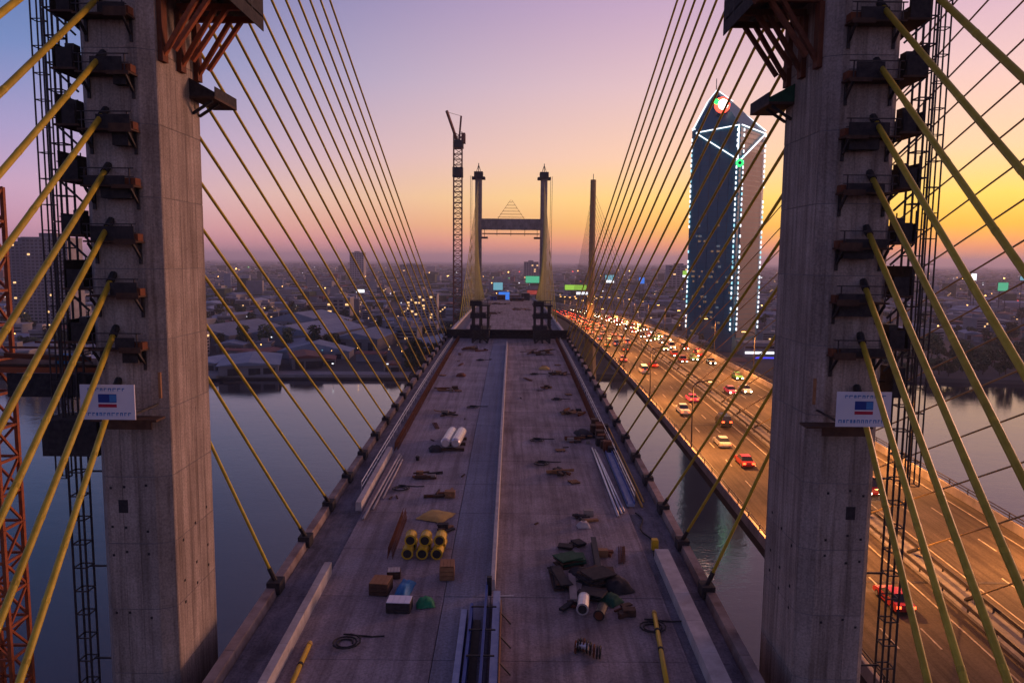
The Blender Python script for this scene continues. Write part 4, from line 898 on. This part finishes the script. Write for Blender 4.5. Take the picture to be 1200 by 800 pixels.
# ------------------------------------------------------------------ city buildings
def block(x, y, w, l, h, label, nf, nc, wm, lit=0.06, name='apartment_block', rz=0.0, grp=None, roofm='roof_grey', ribbon=False):
    t = thing(name, label, 'building', (x, y, 2.6), grp, rz)
    B().box(-w / 2, w / 2, -l / 2, l / 2, 0, h).build('wall', wm, t)
    B().box(-w / 2 - .5, w / 2 + .5, -l / 2 - .5, l / 2 + .5, h + .005, h + 1.0).build('roof', roofm, t)
    B().box(-w * .2, w * .15, -l * .25, l * .2, h + 1.005, h + 5).build('plant_room', wm, t)
    fh = (h - 3) / nf; ww = w / nc * .64; wh = fh * .55
    pane = B().box(-ww / 2, ww / 2, -.12, .1, 0, wh).mesh('window', 'dark_glass'); lit_pane = B().box(-ww / 2, ww / 2, -.12, .1, 0, wh).mesh('window', 'lit_warm')
    for f in range(nf):
        z0 = 2 + f * fh + fh * .2; on = [c for c in range(nc) if random.random() < lit]
        if ribbon:
            B().box(-w * .46, w * .46, -l / 2 - .1, -l / 2 + .1, z0, z0 + wh).build('window_row', 'dark_glass', t)
            for c in on[:1]: put('window', lit_pane, t, (-w / 2 + (c + .5) * w / nc, -l / 2 - .05, z0))
        else:
            for c in range(nc): put('window', lit_pane if c in on else pane, t, (-w / 2 + (c + .5) * w / nc, -l / 2, z0))
    return t
block(-452, 745, 44, 26, 88, 'grey slab apartment tower with window grid beside orange crane mast', 26, 11, 'wall_grey', .05)
block(-493, 770, 26, 26, 84, 'darker narrow apartment tower adjoining the grey slab tower', 26, 6, 'wall_grey', .05)
block(-455, 900, 40, 30, 112, 'hazy apartment tower rising behind the grey slab tower', 24, 8, 'wall_grey', .04)
block(-100, 850, 34, 24, 32, 'pale office block with banded floors seen through the far cable fan', 9, 8, 'wall_pale', .2, 'office_block')
block(-206, 905, 28, 22, 24, 'plain pale square block beyond the blue-grey warehouses', 5, 4, 'wall_pale', .1, 'office_block')
block(-532, 2600, 48, 40, 92, 'hazy dark tower with rooftop block breaking the far horizon', 12, 6, 'wall_grey', .02, 'distant_tower')
block(-385, 2900, 90, 50, 50, 'broad hazy block on the horizon beyond the warehouses', 8, 8, 'wall_grey', .02, 'distant_tower')
block(60, 2400, 46, 30, 66, 'hazy block on the horizon between the far pylon legs', 10, 6, 'wall_grey', .1, 'distant_tower')
block(420, 1900, 60, 40, 62, 'hazy block on the horizon beside the glass office tower', 10, 6, 'wall_grey', .1, 'distant_tower')
def shed(x, y, w, l, h, label, rz, roofm, name='warehouse', grp=None):
    t = thing(name, label, 'building', (x, y, 2.6), grp, rz)
    B().box(-w / 2, w / 2, -l / 2, l / 2, 0, h).build('wall', 'wall_grey', t)
    B().prof_y([(-w / 2 - .8, h + .01), (w / 2 + .8, h + .01), (w / 2 + .8, h + .3), (0, h + w * .13), (-w / 2 - .8, h + .3)], -l / 2 - .8, l / 2 + .8).build('roof', roofm, t)
    for s in (-.25, .1, .35): B().box(s * w - 2, s * w + 2, -l / 2 - .15, -l / 2 + .05, 0.05, h * .7).build('door', 'dark_steel', t)
    return t
for i, (x, y, w, l, rz, lb) in enumerate(((-172, 650, 60, 90, -.25, 'broad blue-grey warehouse roof nearest the lit quay'), (-240, 640, 56, 84, -.25, 'blue-grey warehouse roof second along from the bridge'), (-118, 610, 36, 60, -.1, 'narrow blue-grey warehouse roof beside the bridge approach'), (-310, 640, 50, 70, -.3, 'blue-grey warehouse roof third along from the bridge'), (-205, 760, 70, 50, -.3, 'wide blue-grey warehouse roof behind the broad one'), (-140, 540, 50, 22, 0.05, 'low long shed standing on the lit quay'))):
    shed(x, y, w, l, 9 if i < 5 else 5, lb, rz, 'roof_blue')
# ordinary houses: one of each kind, then copies
def house_proto(kind):
    if kind == 0: o = block(0, 0, 14, 11, 10, '', 3, 5, 'wall_pale', .05, 'house', roofm='roof_grey', ribbon=True)
    elif kind == 1: o = shed(0, 0, 14, 18, 6, '', 0, 'roof_red', 'house')
    elif kind == 2: o = shed(0, 0, 20, 30, 7, '', 0, 'roof_blue', 'warehouse')
    else: o = block(0, 0, 18, 14, 20, '', 6, 6, 'wall_grey', .15, 'apartment_block', roofm='roof_grey', ribbon=True)
    return o
HP = [house_proto(k) for k in range(4)]
HL = ['pale flat-roofed house in the dim city plain beyond the river', 'low house with red pitched roof in the dim city plain', 'blue-grey roofed shed in the dim city plain', 'grey six-storey block in the dim city plain']
taken = [(-452, 745, 50), (-493, 770, 40), (-455, 900, 50), (-100, 850, 40), (-206, 905, 40), (-172, 650, 70), (-240, 640, 60), (-118, 610, 45), (-310, 640, 55), (-205, 760, 55), (-140, 540, 30), (182, 620, 62), (205, 570, 40)]
rh = random.Random(3); spots = []
yy = 486.0
while yy < 1700:
    st = 30 + (yy - 486) * .035; x = -yy * .78
    while x < yy * .82:
        px, py = x + rh.uniform(-.4, .4) * st, yy + rh.uniform(-.4, .4) * st
        if not (-32 < px < 72 and py < 1500) and all(hypot(px - a, py - b) > c for a, b, c in taken) and not (150 < px < 560 and 455 < py < 640 + (px - 150) * .15): spots.append((px, py))
        x += st
    yy += st
def visible_spot(px, py): return -.72 * py < px < .75 * py
spots = [s for s in spots if visible_spot(*s)]; near_spots = [s for s in spots if s[1] < 1700]; rh.shuffle(near_spots)
near_spots.sort(key=lambda s: s[1]); sel = near_spots[:640]
cnt = [0] * 4; rest = []
for px, py in sel:
    k = rh.choices((0, 1, 2, 3), (.36, .32, .27, .05))[0]
    if cnt[k] >= 260 or rh.random() < .12: rest.append((px, py)); continue
    cnt[k] += 1; c = copy_tree(HP[k]); c.location = (px, py, 2.6); c.rotation_euler = (0, 0, rh.choice((0, .3, -.3, 1.57, .15)) + rh.uniform(-.1, .1)); s = rh.uniform(.75, 1.35); c.scale = (s * rh.uniform(.8, 1.4), s * rh.uniform(.9, 1.5), s * rh.uniform(.6, 1.0))
    c['label'] = HL[k]; c['group'] = 'ordinary ' + ('houses', 'red-roofed houses', 'sheds', 'blocks')[k] + ' of the city plain'; c['category'] = 'building'
for p in HP:
    for o in list(p.children) + [p]: bpy.data.objects.remove(o)
# the far city as one mass
def mass(name, n, y0, y1, mats, sizer, seed):
    rr = random.Random(seed); b = B(); mi = []
    for _ in range(n):
        y = y0 * (y1 / y0) ** rr.random(); x = rr.uniform(-.8, .85) * y; w, l, h = sizer(rr, y)
        m = rr.choices(range(len(mats)), [m_[1] for m_ in mats])[0]; a = rr.uniform(-.5, .5); ca, sa = cos(a), sin(a)
        P4 = [(x + u * w * ca - v * l * sa, y + u * w * sa + v * l * ca) for u, v in ((-.5, -.5), (.5, -.5), (.5, .5), (-.5, .5))]
        b.prism(P4, 2.5, 2.6 + h); mi += [m] * 6
    me = bpy.data.meshes.new(name); me.from_pydata(b.v, [], b.f)
    for m_ in mats: me.materials.append(MAT[m_[0]])
    me.polygons.foreach_set('material_index', mi); me.update()
    return stuff(put(name, me))
o = mass('distant_city', 14000, 1250, 11000, [('wall_pale', .16), ('wall_grey', .34), ('roof_blue', .2), ('roof_red', .08), ('leaf', .5)], lambda r, y: (r.uniform(8, 26) * (1 + y / 5000), r.uniform(8, 22), r.uniform(4, 10) * (1 if r.random() < .965 else r.uniform(1.5, 4))), 7)
o['label'] = 'dim mass of low buildings stretching to the hazy horizon'; o['category'] = 'city'
# small lamps of the city
b = B(); mi = []; rr = random.Random(9); lm = [('lamp_orange', .5), ('lit_white', .3), ('lit_warm', .45), ('sign_cyan', .06), ('sign_green', .04), ('sign_red', .05)]
for _ in range(520):
    y = 480 * (5200 / 480) ** rr.random(); x = rr.uniform(-.75, .8) * y
    if (-40 < x < 75 and y < 1200) or hypot(x - 182, y - 620) < 50 or (150 < x < 560 and y < 640): continue
    s = .28 * (y / 700) * rr.uniform(.6, 1.6); z = rr.uniform(6, 14); b.box(x - s, x + s, y - s, y + s, z, z + 2 * s); mi += [rr.choices(range(6), [q_[1] for q_ in lm])[0]] * 6
me = bpy.data.meshes.new('city_lights'); me.from_pydata(b.v, [], b.f)
for q_ in lm: me.materials.append(MAT[q_[0]])
me.polygons.foreach_set('material_index', mi); o = stuff(put('city_light', me)); o['label'] = 'scattered small street and window lights across the city plain'; o['category'] = 'lights'
# glowing billboards
def billboard(x, y, z, w, h, m, label, m2=None):
    t = thing('billboard', label, 'billboard', (x, y, 2.6), 'lit billboards of the city')
    for s in (-.3, .3): part(B().bar((x + s * w, y + .6, 2.4), (x + s * w, y + .6, z), .7), 'post', 'mast_steel', t)
    part(B().box(x - w / 2 - .4, x + w / 2 + .4, y, y + .8, z - h / 2 - .4, z + h / 2 + .4), 'frame', 'mast_steel', t)
    part(B().box(x - w / 2, x + w / 2, y - .06, y - .01, z - h / 2, z + h / 2), 'screen', m, t)
    if m2: part(B().box(x - w / 2, x + w / 2, y - .12, y - .07, z - h / 2, z - h * .18), 'screen_band', m2, t)
for a in ((27, 900, 51, 20, 8, 'sign_teal', 'wide teal glowing billboard between the far pylon legs'), (-14, 800, 46, 10, 8, 'sign_cyan', 'small cyan glowing billboard inside the far pylon frame'), (-5.5, 620, 43, 9, 9, 'sign_blue', 'square deep blue billboard inside the far pylon frame'),
          (77, 900, 42, 26, 6, 'sign_lime', 'long lime green billboard beside the slim mast'), (84, 880, 36, 16, 3, 'lit_white', 'white lit panel below the long lime billboard'), (143, 1100, 48, 13, 11, 'sign_cyan', 'pale blue square billboard beyond the slim mast', 'lit_white'), (190, 1100, 46, 8, 9, 'sign_blue', 'small blue billboard between slim mast and glass tower'),
          (300, 1300, 53, 11, 11, 'sign_lime', 'small lime billboard touching the glass tower outline', 'lit_white'), (718, 1100, 42, 15, 12, 'sign_teal', 'bright teal billboard over the dark river wood'), (770, 1130, 54, 16, 6, 'sign_cyan', 'pale cyan strip billboard over the dark river wood'), (705, 1150, 55, 8, 10, 'lit_white', 'small white billboard over the dark river wood'), (-201, 1000, 31, 11, 4, 'lit_white', 'white lit strip sign above the warehouses'), (20, 700, 44, 10, 4, 'sign_dimred', 'dim reddish billboard inside the far pylon frame')):
    billboard(*a[:7], *(a[7:] if len(a) > 7 else ()))

# ------------------------------------------------------------------ far tower crane
t = thing('tower_crane', 'red-brown luffing tower crane standing beside the far pylon', 'crane', (-34, 480, 2.6))
mat('crane_red', (0.22, 0.09, 0.05), (0.16, 0.07, 0.05), 1, .7)
z = 2.6
while z < 143: part(lattice(B(), -36.2, -31.0, 477.5, 482.5, z, z + 9.9, .55, 3.3), 'mast_section', 'crane_red', t); z += 10
part(B().box(-36.8, -30.4, 477, 483, 125, 131), 'climbing_frame', 'dark_steel', t)
part(B().box(-35.6, -30.2, 476, 484, 143, 147.5), 'slewing_cab', 'dark_steel', t); part(B().box(-31.2, -29, 478, 484, 146, 152), 'counterweight', 'crane_red', t)
for s in (-1, 1): part(B().bar((-34, 480 + s, 147), (-39.5, 468 + s, 163), 1.3), 'jib_chord', 'crane_red', t)
for k in range(8): part(B().bar((-34 - 5.5 * k / 8, 479 - 12 * k / 8, 147 + 16 * k / 8), (-34 - 5.5 * (k + 1) / 8, 481 - 12 * (k + 1) / 8, 147 + 16 * (k + 1) / 8), .5), 'jib_web', 'crane_red', t)
part(B().bar((-33, 481, 147), (-31.8, 483, 163), 1.1), 'a_frame', 'crane_red', t); part(B().bar((-31.8, 483, 163), (-39.3, 468, 162.5), .2), 'stay', 'dark_steel', t)

# ------------------------------------------------------------------ trees on the banks
def tree_proto(seed, h, r):
    rr = random.Random(seed); t = thing('tree', '', 'tree')
    b = B().tube([(0, 0, -.2), (.1, 0, h * .3), (.2, .1, h * .62)], [.35, .26, .12], 6)
    for k in range(5):
        a = k * 1.3 + rr.random(); b.tube([(.1, 0, h * (.28 + .06 * k)), (cos(a) * r * .6, sin(a) * r * .6, h * (.5 + .07 * k))], [.14, .05], 5)
    b.build('trunk', 'bark', t)
    f = B(); cl = [(rr.uniform(-.6, .6) * r, rr.uniform(-.6, .6) * r, h * rr.uniform(.42, .92), r * rr.uniform(.3, .55)) for _ in range(11)]
    for _ in range(520):
        cx, cy, cz, cr = rr.choice(cl); d = Vector((rr.gauss(0, 1), rr.gauss(0, 1), rr.gauss(0, .8))); d = d.normalized() * cr * rr.uniform(.55, 1.1); c = Vector((cx, cy, cz)) + d
        s = rr.uniform(.6, 1.15); u = Vector((rr.gauss(0, 1), rr.gauss(0, 1), rr.gauss(0, .6))).normalized(); v = u.orthogonal().normalized()
        f.add([c - u * s, c - v * s * .6, c + u * s, c + v * s * .6], [(0, 1, 2, 3)])
    f.build('crown', 'leaf', t); return t
TP = [tree_proto(1, 11, 4.5), tree_proto(2, 14, 5), tree_proto(3, 8, 4)]
rt_ = random.Random(21); tsp = []
for _ in range(165):
    x = rt_.uniform(225, 520); yb = 470 + (x - 270) * .04; tsp.append((x, yb + 3 + rt_.random() ** 1.6 * 150, 'tree in the dark wood along the river bank past the glass tower', 'trees of the dark river wood'))
for _ in range(46): tsp.append((rt_.uniform(-70, -24), rt_.uniform(476, 560), 'tree in the dark clump between bridge approach and lit quay', 'trees by the bridge approach'))
for _ in range(40): tsp.append((rt_.uniform(-420, -60), rt_.uniform(566, 600) + rt_.choice((0, 0, 150)), 'tree standing among the blue-grey warehouses', 'trees among the warehouses'))
for _ in range(150):
    y = rt_.uniform(600, 1050); tsp.append((rt_.choice((rt_.uniform(-.7 * y, -45), rt_.uniform(-.7 * y, -45), rt_.uniform(230, .7 * y))), y, 'tree standing among the low houses of the city plain', 'trees of the city plain'))
for _ in range(26): tsp.append((rt_.uniform(76, 148), rt_.uniform(476, 600), 'tree between the traffic bridge and the glass tower', 'trees at the foot of the glass tower'))
for x, y, lb, gr in tsp:
    if any(hypot(x - a, y - b_) < c * .8 for a, b_, c in taken[5:]): continue
    c = copy_tree(TP[rt_.randrange(3)]); c.location = (x, y, 2.6); c.rotation_euler = (0, 0, rt_.uniform(0, 6)); s = rt_.uniform(.8, 1.35); c.scale = (s, s, s); c['label'] = lb; c['group'] = gr
for p in TP:
    for o in list(p.children) + [p]: bpy.data.objects.remove(o)
# low lit strip and lamps along the quay
for k, x in enumerate((-300, -262, -224, -186, -148, -110, -76)):
    y = 456 if x < -180 else 462 + (x + 150) * .02
    t = thing('quay_lamp', 'small white lamp post, ' + ORD[k] + ' along the dark quay edge', 'lamp post', (x, y, 2.95), 'lamps on the quay')
    part(B().tube([(x, y, 2.9), (x, y, 8.5)], .12, 6), 'post', 'mast_steel', t); part(B().box(x - .5, x + .5, y - .5, y + .5, 8.4, 8.9), 'lamp_lens', 'lit_white', t)

# ------------------------------------------------------------------ haze
hz = bpy.data.materials.new('haze_air'); hz.use_nodes = True; ht = hz.node_tree; ht.nodes.clear()
ho = ht.nodes.new('ShaderNodeOutputMaterial'); pv = ht.nodes.new('ShaderNodeVolumePrincipled'); ht.links.new(pv.outputs[0], ho.inputs['Volume'])
pv.inputs['Color'].default_value = (0.86, 0.87, 1.0, 1); pv.inputs['Density'].default_value = 0.0001; pv.inputs['Anisotropy'].default_value = 0.2
stuff(B().box(-20100, 20100, -3100, 26100, -5, 232).build('haze', hz))
